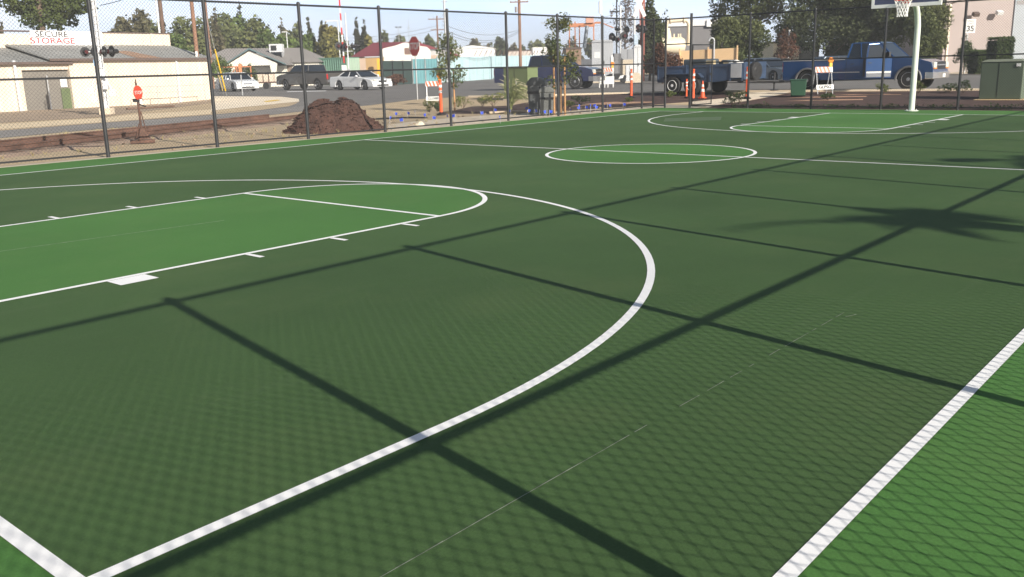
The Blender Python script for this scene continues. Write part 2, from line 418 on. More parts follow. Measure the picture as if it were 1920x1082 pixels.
# ------------------------------------------------------------------ vehicles (x forward, y left)
def wheel(t, x, y, r, w=.72, rim=.62, mrim=None, name='wheel'):
    sg = 1 if y > 0 else -1
    mb = MB(); q = [(r*.7, -w/2), (r*.93, -w/2), (r, -w*.36), (r, w*.36), (r*.93, w/2), (r*.7, w/2)]
    mb.lathe(q, ax='y', n=22); o = mb.build(name, m_tyre, t, smooth=True); o.location = (x*F, y*F, r*F)
    mb = MB(); mb.lathe([(r*rim*.98, -w*.3), (r*rim*1.06, -w*.52), (r*rim, -w*.56), (r*rim*.92, -w*.36), (r*.2, -w*.3), (r*.17, -w*.5), (.02, -w*.52)], ax='y', n=20)
    for i in range(6):
        a = i*math.pi/3; c = Vector((math.cos(a), 0, math.sin(a)))
        mb.cbox(c*r*.42+Vector((0, -w*.45, 0)), (r*.16, .06, r*.16), M=Matrix.Rotation(-a, 3, 'Y'), mi=1)
    mb.build('rim', [mrim or m_rim, m_black], o, smooth=True)
    if sg > 0:
        o.rotation_euler = (0, 0, math.pi)
    return o
def arch_outline(top, wx, wr, zb, gap=.16):
    """top: points rear->front; returns closed polygon with wheel arches cut in the bottom edge"""
    poly = list(top); R = wr+gap
    x0, x1 = top[0][0], top[-1][0]
    bot = []
    for x in sorted(wx, reverse=True):
        h = zb-wr
        a0 = math.asin(max(-1, min(1, h/R)))
        n = 10
        for i in range(n+1):
            a = a0+(math.pi-2*a0)*i/n
            bot.append((x+R*math.cos(a), wr+R*math.sin(a)))
    return poly+[(x1-.05, zb)]+bot+[(x0+.05, zb)]
def body(t, top, W, wx, wr, zb, paint, bev=.12, name='body'):
    mb = MB(); mb.prism(arch_outline(top, wx, wr, zb), -W/2, W/2, 'y'); o = mb.build(name, paint, t, bevel=bev)
    mb = MB(); xs = [p[0] for p in top]; mb.box(min(xs)+.3, max(xs)-.4, -W/2+.75, W/2-.75, zb+.1, zb+.9)
    for x in wx: mb.cbox((x, 0, wr), (.25, W-1.2, .25))
    mb.build('underbody', m_black, t)
    return o
def cabin(t, xr0, xr1, xf1, xf0, z0, z1, W0, W1, paint, doors=(0,), glass=m_glass):
    a, b = W0/2, W1/2
    mb = MB(); mb.frustum([(xr0, -a, z0), (xf0, -a, z0), (xf0, a, z0), (xr0, a, z0)], [(xr1, -b, z1), (xf1, -b, z1), (xf1, b, z1), (xr1, b, z1)])
    mb.build('windows', glass, t, bevel=.06)
    mb = MB(); mb.frustum([(xr1-.12, -b-.03, z1-.03), (xf1+.12, -b-.03, z1-.03), (xf1+.12, b+.03, z1-.03), (xr1-.12, b+.03, z1-.03)],
                          [(xr1+.25, -b+.35, z1+.14), (xf1-.3, -b+.35, z1+.14), (xf1-.3, b-.35, z1+.14), (xr1+.25, b-.35, z1+.14)])
    mb.build('roof', paint, t, bevel=.05)
    for s in (-1, 1):
        pl = [((xr0, s*a, z0-.05), (xr1, s*b, z1), .13), ((xf0, s*a, z0-.05), (xf1, s*b, z1), .09)]
        for d in doors:
            f = (d-xr0)/(xf0-xr0); pl.append(((d, s*(a+.01), z0-.05), (xr1+(xf1-xr1)*f, s*(b+.01), z1), .08))
        for p, q, r in pl: mb = MB(); mb.tube(p, q, r, n=6); mb.build('pillar', paint, t, smooth=True)
def trims(t, W, seams, zlo, zhi, handles=(), mirror=None, mmat=None):
    for s in (-1, 1):
        mb = MB()
        for x in seams: mb.box(x-.02, x+.02, s*W/2-.012, s*W/2+.012, zlo, zhi)
        if seams: mb.build('door_seam', m_black, t)
        for x, z in handles:
            mb = MB(); mb.cbox((x, s*(W/2+.04), z), (.42, .09, .09)); mb.build('door_handle', mmat or m_black, t, bevel=.02)
        if mirror:
            mb = MB(); mb.cbox((mirror[0], s*(W/2+.28), mirror[1]), (.28, .5, .38)); mb.tube((mirror[0]+.1, s*W/2-.05*s, mirror[1]-.1), (mirror[0], s*(W/2+.3), mirror[1]), .06, n=6)
            mb.build('side_mirror', mmat or m_black, t, bevel=.06)
def sedan(name, label, loc, rz, paint, coupe=False):
    t = thing(name, label, 'car', loc, rz); Lc = 15.9; W = 5.9; wr = 1.07
    x0, x1 = -7.9, 7.9
    if coupe: top = [(x0, 1.6), (x0+.15, 2.75), (x0+.5, 3.05), (-4.6, 3.12), (-2.2, 3.05), (2.2, 3.0), (4.8, 2.72), (6.9, 2.3), (x1-.2, 1.9), (x1, 1.2)]
    else: top = [(x0, 1.7), (x0+.1, 3.0), (x0+.5, 3.25), (-5.4, 3.3), (-3, 3.1), (2.6, 3.0), (5.2, 2.85), (7.1, 2.45), (x1-.1, 2.1), (x1, 1.2)]
    body(t, top, W, (-4.5, 4.6), wr, .62, paint, .16)
    if coupe: cabin(t, -5.0, -2.9, 1.0, 3.4, 2.98, 4.25, 5.55, 4.1, paint, (-.9,))
    else: cabin(t, -5.6, -3.6, 1.0, 3.5, 3.02, 4.6, 5.6, 4.3, paint, (-.6, -3.2))
    for x in (-4.5, 4.6):
        for y in (-W/2+.38, W/2-.38): wheel(t, x, y, wr, .66)
    for s in (-1, 1):
        mb = MB(); mb.cbox((7.35, s*2.2, 2.15), (1.0, 1.1, .42), rz=-s*.35); mb.build('headlight', m_lampglass, t, bevel=.08)
        mb = MB(); mb.cbox((-7.82, s*2.3, 2.55), (.3, .95, .45)); mb.build('taillight', m_redlens, t, bevel=.05)
        mb = MB(); mb.cbox((7.62, s*2.1, 1.15), (.5, .9, .2)); mb.build('fog_lamp', m_black, t, bevel=.03)
    mb = MB(); mb.cbox((7.86, 0, 1.85), (.2, 2.3, .34)); mb.build('grille', m_chrome if not coupe else m_black, t, bevel=.05)
    mb = MB(); mb.cbox((7.86, 0, .98), (.18, 3.4, .34)); mb.build('air_intake', m_black, t, bevel=.05)
    mb = MB(); mb.cbox((7.97, 0, 1.35), (.04, .95, .3)); mb.build('number_plate', m_plate, t)
    trims(t, W, (-3.2, -.7, 2.6) if not coupe else (-2.6, 2.4), 1.0, 3.0, ((-.3-.9, 2.55),), (2.5, 3.15), paint)
    return t
def pickup(name, label, loc, rz, paint, Lb=19.6, cab=(-3.0, 4.0), wb=(-6.2, 6.3), flare=None, stripe=None, open_door=False, wr=1.28, hood=4.15):
    t = thing(name, label, 'pickup truck', loc, rz); W = 6.4
    x0, x1 = -9.9, 9.8; zb = 1.35; belt = 4.0
    top = [(x0, 1.9), (x0, belt), (cab[0], belt), (cab[0]+.05, belt+.1), (cab[1]+1.3, belt+.1), (cab[1]+1.5, hood-.05), (8.2, hood-.35), (x1-.25, hood-.75), (x1, 2.6), (x1, 1.7)]
    body(t, top, W, wb, wr, zb, paint, .13)
    # load bed opening
    mb = MB(); mb.box(x0+.35, cab[0]-.3, -W/2+.45, W/2-.45, belt-.02, belt+.03); mb.build('load_bed', m_black, t)
    for s in (-1, 1):
        mb = MB(); mb.box(x0+.05, cab[0]-.1, *sorted((s*(W/2-.42), s*(W/2+.02))), belt+.0, belt+.12); mb.build('bed_rail', m_black if not stripe else paint, t, bevel=.03)
    cabin(t, cab[0]+.1, cab[0]+.5, cab[1]-1.1, cab[1]+1.0, belt+.05, belt+2.0, 6.1, 5.0, paint, ((cab[0]+cab[1])/2-.6,))
    for x in wb:
        for y in (-W/2+.42, W/2-.42): wheel(t, x, y, wr, .8)
    if flare:
        for x in wb:
            for s in (-1, 1):
                mb = MB(); pts = [(x+(wr+.22)*math.cos(a), s*(W/2+.06), wr+(wr+.22)*math.sin(a)) for a in [math.radians(-5+19*i) for i in range(11)]]
                mb.path(pts, .14, 6); mb.build('wheel_arch_trim', flare, t, smooth=True)
    for s in (-1, 1):
        mb = MB(); mb.cbox((9.62, s*2.5, 3.0), (.55, 1.15, .85)); hl = mb.build('headlight', m_lampglass, t, bevel=.06)
        mb = MB(); mb.cbox((9.66, s*2.5, 2.66), (.52, 1.17, .16)); mb.build('indicator', m_amber, hl)
        mb = MB(); mb.cbox((-9.86, s*2.95, 3.15), (.22, .45, 1.25)); mb.build('taillight', m_redlens, t, bevel=.04)
    mb = MB(); mb.cbox((9.75, 0, 3.0), (.28, 3.7, .95)); g = mb.build('grille', m_black, t, bevel=.05)
    mb = MB(); mb.cbox((9.9, 0, 3.05), (.08, 3.7, .16)); mb.build('grille_bar', m_chrome, g, bevel=.02)
    mb = MB(); mb.prism([(-3.25, 8.9), (3.25, 8.9), (3.2, 9.9), (2.3, 10.25), (-2.3, 10.25), (-3.2, 9.9)], 1.35, 2.25, 'z'); mb.v = [(y, x, z) for x, y, z in mb.v]
    bp = mb.build('front_bumper', m_chrome if flare else pm('bumper_grey', (.25, .25, .26), .4, metal=.5), t, bevel=.08)
    mb = MB(); mb.cbox((10.28, 0, 1.75), (.05, 1.0, .45)); mb.build('number_plate', m_plate, bp)
    mb = MB(); mb.box(-10.3, -9.8, -3.0, 3.0, 1.7, 2.3); rb = mb.build('rear_bumper', m_chrome, t, bevel=.06)
    mb = MB(); mb.cbox((-10.32, .4, 2.0), (.05, 1.0, .42)); mb.build('number_plate', m_plate, rb)
    mb = MB(); mb.box(-9.93, -9.9, -2.6, 2.6, 2.4, 3.9); mb.build('tailgate_panel', paint, t)
    mid = (cab[0]+cab[1])/2-.6
    trims(t, W, (cab[0]+.1, mid, cab[1]+.9) if not open_door else (cab[0]+.1,), 1.6, belt, ((mid+.6, 3.4), (cab[0]+.8, 3.4)) if not open_door else ((cab[0]+.9, 3.4),), None if open_door else (cab[1]+.2, 4.35))
    if stripe:
        for a, b in ((wb[0]+wr+.5, mid-.1),):
            mb = MB(); mb.cbox(((a+b)/2, -W/2-.02, 2.35), (b-a, .05, .12)); mb.build('side_moulding', stripe, t)
    return t

# ------------------------------------------------------------------ foliage
def leaves(mb, blobs, n, size, rr, flat=.0, squash=1., tri=False):
    """many small leaf faces spread through the volume of the crown lumps"""
    vol = [b[1][0]*b[1][1]*b[1][2] for b in blobs]; tot = sum(vol)
    for (c, r), vv in zip(blobs, vol):
        for _ in range(max(4, int(n*vv/tot))):
            while True:
                q = Vector((rr.uniform(-1, 1), rr.uniform(-1, 1), rr.uniform(-1, 1)))
                if .25 < q.length < 1: break
            q = q*(q.length**-.35)*rr.uniform(.72, 1.12)
            p = Vector(c)+Vector((q.x*r[0], q.y*r[1], q.z*r[2]))
            a = Vector((rr.gauss(0, 1), rr.gauss(0, 1), rr.gauss(0, .7))).normalized(); b = a.orthogonal().normalized()
            b = (b*math.cos(rr.random()*6)+a.cross(b)*math.sin(rr.random()*6))
            s = size*rr.uniform(.5, 1.35)
            mb.add([p-a*s*.5, p+b*s*.34, p+a*s*.5, p-b*s*.34], [(0, 1, 2, 3)])
def crown_blobs(c, r, k, rr, lump=.45):
    out = [(c, (r[0]*.62, r[1]*.62, r[2]*.62))]
    for _ in range(k):
        while True:
            q = Vector((rr.uniform(-1, 1), rr.uniform(-1, 1), rr.uniform(-1, 1)))
            if .3 < q.length < 1: break
        q = q.normalized()*rr.uniform(.55, .85); s = rr.uniform(.6, 1.15)*lump
        out.append(((c[0]+q.x*r[0], c[1]+q.y*r[1], c[2]+q.z*r[2]), (r[0]*s, r[1]*s, r[2]*s)))
    return out
def tree(name, label, base, h, w, mat, seed, trunk=.18, shape='round', n=2600, leaf=.9, group=None, lumps=11, cat='tree', depth=None, open_=1.):
    rr = random.Random(seed); t = thing(name, label, cat, base, rr.uniform(0, 6), group)
    th = h*trunk; mb = MB(); r0 = max(.12, h*.018)
    top = h*.78
    mb.path([(0, 0, -.3), (rr.uniform(-.1, .1)*r0*4, 0, th*.6), (rr.uniform(-1, 1)*w*.03, rr.uniform(-1, 1)*w*.03, top)], r0, 8, r1=r0*.25)
    for i in range(7):
        a = rr.uniform(0, 6.28); z = th+(top-th)*rr.uniform(0, .7); l = w*.36
        mb.path([(0, 0, z), (math.cos(a)*l*.5, math.sin(a)*l*.5, z+l*.25), (math.cos(a)*l, math.sin(a)*l, z+l*.7)], r0*.45, 6, r1=r0*.1)
    mb.build('trunk', m_bark, t, smooth=True)
    mb = MB(); ch = h-th
    if shape == 'round':
        bl = crown_blobs((0, 0, th+ch*.52), (w*.5, w*.5, ch*.48), lumps, rr, .42)
    elif shape == 'column':
        bl = [((rr.uniform(-.1, .1)*w, rr.uniform(-.1, .1)*w, th+ch*(i+.5)/9), (w*.5*k_, w*.5*k_, ch*.1)) for i, k_ in enumerate((.7, .95, 1, .98, .9, .8, .62, .42, .22))]
    elif shape == 'cone':
        bl = [((rr.uniform(-.12, .12)*w, rr.uniform(-.12, .12)*w, th+ch*(i+.5)/10), (w*.5*k_, w*.5*k_, ch*.085)) for i, k_ in enumerate((1, .98, .86, .84, .68, .62, .5, .4, .25, .12))]
    else:
        bl = shape
    leaves(mb, bl, n, leaf, rr)
    mb.build('crown', mat, t, fix=False)
    return t
def shrub(name, label, base, w, h, mat, seed, n=260, leaf=.16, group=None, cat='shrub'):
    rr = random.Random(seed); t = thing(name, label, cat, base, 0, group)
    mb = MB()
    for i in range(6):
        a = rr.uniform(0, 6.28); mb.tube((0, 0, -.1), (math.cos(a)*w*.3, math.sin(a)*w*.3, h*.7), .03, .01, n=4)
    mb.build('stems', m_bark, t)
    mb = MB(); leaves(mb, crown_blobs((0, 0, h*.52), (w*.5, w*.5, h*.45), 6, rr, .5), n, leaf, rr); mb.build('foliage', mat, t, fix=False)
    return t
# ------------------------------------------------------------------ the ground beyond the fences
m_asph = pm('asphalt', (.155, .146, .137), .9, v=.16, s=.25, v2=.12, s2=25, bump=.3, bs=60)
m_side = pm('pavement_concrete', sr(200, 186, 165), .9, v=.08, s=.6, v2=.06, s2=15)
m_pale = pm('pale_concrete', sr(222, 208, 186), .9, v=.07, s=.5, v2=.05, s2=12)
m_gravel = pm('grey_gravel', sr(150, 132, 112), .95, v=.2, s=1.2, v2=.25, s2=25, bump=.5, bs=30)
m_mulch = pm('bark_mulch', (.060, .030, .024), .95, v=.35, s=2.5, v2=.45, s2=30, bump=.8, bs=25)
m_grass = pm('lawn_grass', (.085, .15, .03), .9, v=.2, s=.8, v2=.25, s2=18)
m_ballast = pm('rusty_ballast', (.27, .195, .145), .95, v=.22, s=1.5, v2=.3, s2=22, bump=.6, bs=20)
road_px = [(1925, 167), (1830, 167.5), (1500, 170), (1290, 171), (1130, 175), (1060, 177), (1000, 179.5), (940, 180), (880, 180), (780, 186), (700, 196), (560, 209), (396, 227.5), (187, 241), (0, 258), (-140, 268),
           (-140, 255), (0, 244), (187, 230), (396, 214.5), (470, 208), (540, 199), (561, 190), (560, 185), (528, 181), (399, 180), (300, 181), (300, 163), (380, 160), (520, 158), (740, 156.5), (840, 150), (940, 142.5), (1060, 135), (1130, 132.5), (1200, 141), (1240, 141), (1470, 140), (1800, 136.5), (1925, 134)]
sheet('road', [px(*road_px)], -.045, m_asph)
sheet('side_road', [px((-140, 267), (0, 257), (187, 240), (396, 226.5), (560, 208.5), (640, 202), (640, 195), (561, 199), (540, 201), (470, 209), (396, 216), (187, 231), (0, 245), (-140, 256))], -.042, pm('worn_asphalt', (.21, .195, .18), .9, v=.12, s=.4, streak=0, v2=.12, s2=15))
sheet('concrete_island', [px((399, 180), (528, 181), (560, 185), (561, 190), (520, 194), (460, 200), (396, 207), (396, 190))], -.035, m_pale)
sheet('apron_pavement', [px((-140, 240), (0, 230), (187, 219), (250, 211), (396, 192), (396, 183), (187, 190), (0, 202), (-140, 212))], -.04, m_gravel)
sheet('kerbside_strip', [px((-140, 252), (0, 242), (187, 229), (396, 213), (396, 205), (250, 214), (187, 221), (0, 232), (-140, 241))], -.038, pm('dusty_strip', sr(205, 186, 155), .95, v=.1, s=.5, v2=.08, s2=10))
def fl(u): 
    a, b = 0., 400.
    for _ in range(40):
        m = (a+b)/2
        if G(u, m).y > 56.0: a = m
        else: b = m
    return G(u, a)
sheet('pavement', [[fl(728), *px((728, 233), (800, 224), (925, 214.5), (1000, 211), (1060, 208.5), (1130, 203.5), (1206, 198.5)), Vector((91.4, 56.0, 0))]], -.04, m_side)
sheet('court_apron', [[(91.4, 55.9), (91.4, 49.5), (94.0, 49.5), (96, 56.5), (92, 58.5)]], -.028, m_side)
sheet('mulch_bed', [px((815, 213), (850, 206.5), (880, 200), (960, 197), (1000, 189), (1060, 179), (1130, 177), (1240, 173), (1290, 172.5), (1340, 173), (1396, 175), (1358, 183), (1290, 190.5), (1209, 196.5), (1130, 202), (1060, 207), (1000, 209.5), (925, 212.5)),
                    [Vector((91.9, 48.5, 0)), *px((1358, 194), (1404, 188.5), (1450, 180), (1488, 172.5), (1560, 171.5), (1700, 170.5), (1830, 169.5), (1930, 168.5)), Vector((120, 15, 0)), Vector((120, -6, 0)), Vector((91.9, -6, 0))]], -.038, m_mulch)
sheet('path', [px((1290, 191), (1358, 183.5), (1396, 175.5), (1402, 172), (1484, 171.5), (1448, 180), (1403, 188), (1356, 193.5))+[Vector((92.6, 48.6, 0)), Vector((93.8, 50, 0))]], -.034, m_pale)
mb = MB()
for pl in (((1070, 199), (1180, 194), (1225, 191.5), (1225, 190), (1150, 190.5), (1100, 194)), ((1470, 183), (1560, 182), (1625, 181), (1625, 179.5), (1540, 180.5)), ((1470, 189), (1560, 188), (1618, 186.8), (1618, 185), (1540, 186)), ((1560, 177.8), (1690, 177), (1690, 175.8), (1600, 176.4))):
    P = px(*pl); mb.add([(p.x, p.y, p.z-.03) for p in P], [tuple(range(len(P)))])
o = mb.build('bare_soil', pm('bare_soil', sr(178, 140, 112), .95, v=.2, s=2, v2=.2, s2=20), fix=False); o['kind'] = 'structure'
sheet('lawn', [px((1740, 136.4), (1930, 133.5), (1930, 119), (1700, 121), (1440, 124), (1440, 140))], -.04, m_grass)
sheet('far_pavement', [px((1440, 140.3), (1740, 137.4), (1930, 134.4), (1930, 137.5), (1740, 141), (1440, 143.6))], -.03, m_side)
# kerb along the street
kp = px((1925, 167.8), (1830, 168.3), (1500, 170.8), (1290, 171.8), (1130, 175.8), (1060, 177.8), (1000, 180.3), (940, 180.9), (880, 181))
mb = MB()
for a, b in zip(kp, kp[1:]):
    d = (b-a); d.z = 0; d.normalize(); n = Vector((-d.y, d.x, 0))*.28
    mb.frustum([a-n+Vector((0, 0, -.1)), b-n+Vector((0, 0, -.1)), b+n+Vector((0, 0, -.1)), a+n+Vector((0, 0, -.1))], [a-n+Vector((0, 0, .16)), b-n+Vector((0, 0, .16)), b+n+Vector((0, 0, .16)), a+n+Vector((0, 0, .16))])
o = mb.build('kerb', m_pale); o['kind'] = 'structure'
# curving pale road marking and a yellow patch on the island kerb
mb = MB(); P = px((538, 171.2), (612, 169.8), (612, 170.6), (538, 172.2)); mb.add([(p.x, p.y, p.z-.03) for p in P], [(0, 1, 2, 3)])
o = mb.build('road_marking', m_white, fix=False); o['kind'] = 'structure'
mb = MB(); P = px((494, 189.5), (520, 186.5), (526, 188), (500, 191.2)); mb.add([(p.x, p.y, p.z-.02) for p in P], [(0, 1, 2, 3)])
o = mb.build('tactile_patch', pm('yellow_patch', sr(214, 178, 70), .8), fix=False); o['kind'] = 'structure'

# ------------------------------------------------------------------ railway track on the left
A = Vector((4, 61.0, 0)); B = Vector((57, 82.5, 0)); dr = (B-A).normalized(); nr = Vector((-dr.y, dr.x, 0)); LT = (B-A).length
tr = thing('railway_track', 'rusty railway track on brown ballast beyond the left fence', 'railway track', A, math.atan2(dr.y, dr.x))
mb = MB(); mb.prism([(-6.0, -.3), (-4.6, .12), (4.6, .12), (6.0, -.3)], -6, LT, 'x'); mb.build('ballast', m_ballast, tr)
tp = None; rr = random.Random(5)
for i in range(31):
    if tp is None: mb = MB(); mb.box(-.36, .36, -4.25, 4.25, -.1, .17); o = tp = mb.build('sleeper', m_wood, tr, bevel=.03)
    else: o = tp.copy(); C.objects.link(o)
    o.location = ((-5+i*2.0+rr.uniform(-.1, .1))*F, 0, 0)
for s in (-1, 1):
    mb = MB(); y = s*2.4
    mb = MB(); mb.prism([(y-.24, .17), (y+.24, .17), (y+.05, .22), (y+.05, .44), (y+.12, .48), (y+.12, .57), (y-.12, .57), (y-.12, .48), (y-.05, .44), (y-.05, .22)], -6, LT+3, 'x'); mb.build('rail', m_rust, tr)
# switch stand with its round target
P = G(268, 268)
t = thing('switch_stand', 'rusty railway switch stand with round red lettered target beside the track', 'switch stand', P, 0)
mb = MB(); mb.cbox((0, 0, .12), (1.8, .7, .24), rz=-.5); mb.frustum([(-.5, -.4, .3), (.5, -.4, .3), (.5, .4, .3), (-.5, .4, .3)], [(-.15, -.15, 1.1), (.15, -.15, 1.1), (.15, .15, 1.1), (-.15, .15, 1.1)])
mb.tube((0, 0, .3), (0, 0, 3.2), .09, n=8); mb.tube((.5, 0, .3), (.12, 0, 2.4), .05, n=6); mb.tube((-.5, 0, .3), (-.12, 0, 1.5), .05, n=6); mb.build('stand', m_rust, t, bevel=.02)
mb = MB(); mb.cbox((0, 0, 3.25), (.7, .25, .25)); mb.tube((-.1, 0, 3.0), (.55, -.1, 2.75), .05); mb.build('lever', m_black, t)
mb = MB(); mb.cbox((.16, -.14, 3.15), (.22, .1, .35)); mb.build('padlock', m_wpaint, t)
mb = MB(); mt_ = HZ(P, 147)-P.z; mb.tube((0, 0, 3.2), (0, 0, mt_-.4), .07, .05, n=8); mb.tube((0, 0, mt_-.5), (0, 0, mt_), .09, .02, n=6); mb.build('mast', m_rust, t)
tg = RV*math.cos(1.32)+FV*math.sin(1.32)
nrm = Vector((tg.y, -tg.x, 0)); 
if nrm.dot(FV) > 0: nrm = -nrm
zc = HZ(P, 174)-P.z
mb = MB(); mb.tube(Vector((0, 0, zc))+nrm*.07, Vector((0, 0, zc))+nrm*.11, .54, n=28)
m_rs = pm('faded_red', sr(214, 74, 52), .5, v=.05); tgt = mb.build('target', m_rs, t)
xd = Vector((-nrm.y, nrm.x, 0))
if xd.dot(RV) < 0: xd = -xd
text('STOP', .36, face_M(Vector((0, 0, zc))+nrm*.125, xd), m_wpaint, t, 'lettering')
# ------------------------------------------------------------------ mulch pile
def heap(name, label, cat, base, lx, ly, hts, mat, seed, rz=0, nx=150, ny=110, rough=.17, chips=0):
    from mathutils import noise as mn
    mb = MB(); vs = []; rr = random.Random(seed)
    for j in range(ny+1):
        for i in range(nx+1):
            x = (i/nx-.5)*2; y = (j/ny-.5)*2
            z = -.15
            for cx_, cy_, rx, ry, h in hts:
                q = math.hypot((x-cx_)/rx, (y-cy_)/ry)
                z = max(z, h*(1-q**1.7) if q < 1 else -.15)
            p = Vector((x*3+seed, y*3, z))
            z += rough*(mn.noise(p*2.2)*.9+mn.noise(p*6)*.5+mn.noise(p*15)*.42+mn.noise(p*38)*.3)*(1 if z > -.1 else .2)
            vs.append((x*lx/2, y*ly/2, z))
    fs = [(j*(nx+1)+i, j*(nx+1)+i+1, (j+1)*(nx+1)+i+1, (j+1)*(nx+1)+i) for j in range(ny) for i in range(nx)]
    mb.add(vs, fs)
    for _ in range(chips):
        p = rr.choice(vs)
        if p[2] < -.05: continue
        M3 = Matrix.Rotation(rr.uniform(0, 6), 3, 'Z') @ Matrix.Rotation(rr.uniform(-.9, .9), 3, 'X'); s_ = rr.uniform(.05, .2)
        mb.cbox((p[0]+rr.uniform(-.1, .1), p[1]+rr.uniform(-.1, .1), p[2]+s_*.2), (s_*rr.uniform(1, 2.2), s_*.6, s_*.5), M=M3)
    o = mb.build(name, mat, None, smooth=False, fix=False); o.location = Vector(base)*F; o.rotation_euler = (0, 0, rz)
    tag(o, label, cat); return o
Q = (G(548, 250)+G(728, 246))/2
heap('mulch_pile', 'two-humped pile of dark brown bark mulch behind the left fence', 'mulch pile', (Q.x+1.2, max(Q.y, 60.2)+1.2, -.05), 9.5, 8.0,
     [(-.14, -.05, .66, .8, 2.75), (.26, .05, .56, .8, 2.8), (.62, 0, .36, .5, 1.2), (-.5, 0, .4, .6, .9)], pm('dark_mulch', (.074, .036, .027), .95, v=.3, s=4, v2=.6, s2=55, bump=1., bs=30), 4, rz=hd(1, .0), chips=1600)

# ------------------------------------------------------------------ vehicles
m_navy = pm('navy_paint', (.012, .020, .075), .28, metal=.3, v=.06, s=1, coat=.7)
m_blue = pm('blue_paint', (.010, .056, .175), .26, metal=.35, v=.06, s=1, coat=.8)
m_bright = m_blue
m_wcar = pm('white_car_paint', (.72, .73, .74), .3, v=.02, s=1, coat=.7)
m_greycar = pm('dark_grey_paint', (.10, .092, .085), .32, metal=.4, v=.05, s=1, coat=.7)
m_stripe = pm('silver_trim', (.62, .60, .56), .35, metal=.5, v=.05)
P = GD(1616, 122.5)
tc_ = pickup('pickup_truck', 'bright blue extended cab pickup with its passenger door open, hitched to a trailer', P+Vector((0, 0, 0)), -math.pi/2, m_blue, cab=(-1.2, 4.0), wb=(-6.4, 6.9), flare=pm('grey_flare', (.13, .13, .135), .6), stripe=m_stripe, open_door=True, wr=1.35)
# open passenger door, hinged at its front edge (the near side of this truck)
hx = 4.7; mb = MB()
d = thing('tmp', None, None)
def door_shape(): return [(-3.6, 1.65), (0, 1.55), (0, 4.05), (-.15, 4.1), (-3.6, 4.1)]
ang = math.radians(50)
mb.prism(door_shape(), -.14, .04, 'y'); dr_ = mb.build('front_door', m_blue, tc_, bevel=.05); dr_['label'] = 'open front passenger door'
C.objects.unlink(d); bpy.data.objects.remove(d)
dr_.location = (hx*F, -3.22*F, 0); dr_.rotation_euler = (0, 0, ang)
mb = MB(); mb.box(-3.5, -.1, -.18, -.135, 2.2, 2.42); mb.build('door_stripe', m_stripe, dr_)
mb = MB(); mb.box(-3.5, -.1, -.17, -.13, 1.72, 2.16); mb.build('door_lower_panel', pm('grey_lower', (.16, .17, .19), .4, metal=.5), dr_)
mb = MB(); mb.tube((-3.5, -.05, 4.05), (-3.3, -.05, 5.75), .1, n=6); mb.tube((-3.3, -.05, 5.75), (-1.9, -.05, 5.85), .08, n=6); mb.tube((-1.9, -.05, 5.85), (-.2, -.05, 4.1), .07, n=6); mb.build('window_frame', m_blue, dr_)
mb = MB(); mb.prism([(-3.4, 4.1), (-.3, 4.1), (-1.9, 5.8), (-3.25, 5.7)], -.06, -.04, 'y'); mb.build('door_glass', m_glass, dr_)
mb = MB(); mb.cbox((-.8, -.5, 4.5), (.3, .75, .6)); mb.tube((-.6, -.1, 4.2), (-.75, -.5, 4.3), .07, n=6); mb.build('side_mirror', m_black, dr_, bevel=.07)
mb = MB(); mb.cbox((-3.1, -.19, 3.5), (.42, .1, .12)); mb.build('door_handle', m_black, dr_)
text('', .2, face_M((0, 0, 0), (1, 0, 0)), m_stripe, dr_) if False else None
mb = MB(); mb.box(1.1, 4.6, -3.22, -3.19, 1.8, 4.0); mb.build('door_opening', m_black, tc_)
mb = MB(); mb.box(-9.9, -1.3, -3.3, -3.25, 3.95, 4.12); mb.build('bed_cap', m_stripe, tc_)
mb = MB(); mb.cbox((1.5, -1.5, 4.6), (.5, 1.6, 1.6)); mb.cbox((1.5, 1.5, 4.6), (.5, 1.6, 1.6)); mb.build('seat', m_black, tc_, bevel=.1)
# trailer
m_tblue = pm('trailer_blue', (.036, .062, .115), .5, v=.3, s=1.5, v2=.12, s2=20)
P = GD(1350, 126)
t = thing('utility_trailer', 'low dark blue tandem axle trailer hitched behind the blue pickup', 'trailer', P, -math.pi/2)
mb = MB(); tw = 3.3
mb.box(-7.9, 4.9, -tw, tw, 1.7, 1.95)
mb.build('floor', m_black, t)
for s in (-1, 1):
    mb = MB(); mb.prism([(-8, 1.6), (1, 1.6), (5, 2.1), (5, 4.05), (-8, 3.75)], s*tw-.07, s*tw+.07, 'y')
    sw = mb.build('side_wall', m_tblue, t, bevel=.03)
    mb = MB()
    for x in (-7.9, -3.4, .2, 3.2, 4.9): mb.box(x-.09, x+.09, *sorted((s*(tw+.07), s*(tw+.17))), 1.75, 3.95)
    mb.box(-8, 5, *sorted((s*(tw+.072), s*(tw+.16))), 3.6, 3.72); mb.build('stake_ribs', m_tblue, sw)
    mb = MB(); pts = [(-6.7, 2.25), (-6.2, 2.72), (-1.2, 2.72), (-.7, 2.25)]
    for a, b in zip(pts, pts[1:]): mb.frustum([(a[0], s*tw, a[1]), (b[0], s*tw, b[1]), (b[0], s*(tw+.95), b[1]), (a[0], s*(tw+.95), a[1])], [(a[0], s*tw, a[1]+.09), (b[0], s*tw, b[1]+.09), (b[0], s*(tw+.95), b[1]+.09), (a[0], s*(tw+.95), a[1]+.09)])
    mb.build('mudguard', m_tblue, t)
    for x in (-5.2, -2.2): wheel(t, x, s*(tw+.48), 1.22, .7, .56, m_wpaint)
mb = MB(); mb.box(-8.05, -7.95, -tw, tw, 1.7, 3.7); tg_ = mb.build('tailgate', m_tblue, t, bevel=.03)
mb = MB(); mb.box(5.0, 5.15, -tw, tw, 1.9, 4.2); mb.build('headboard', m_tblue, t, bevel=.03)
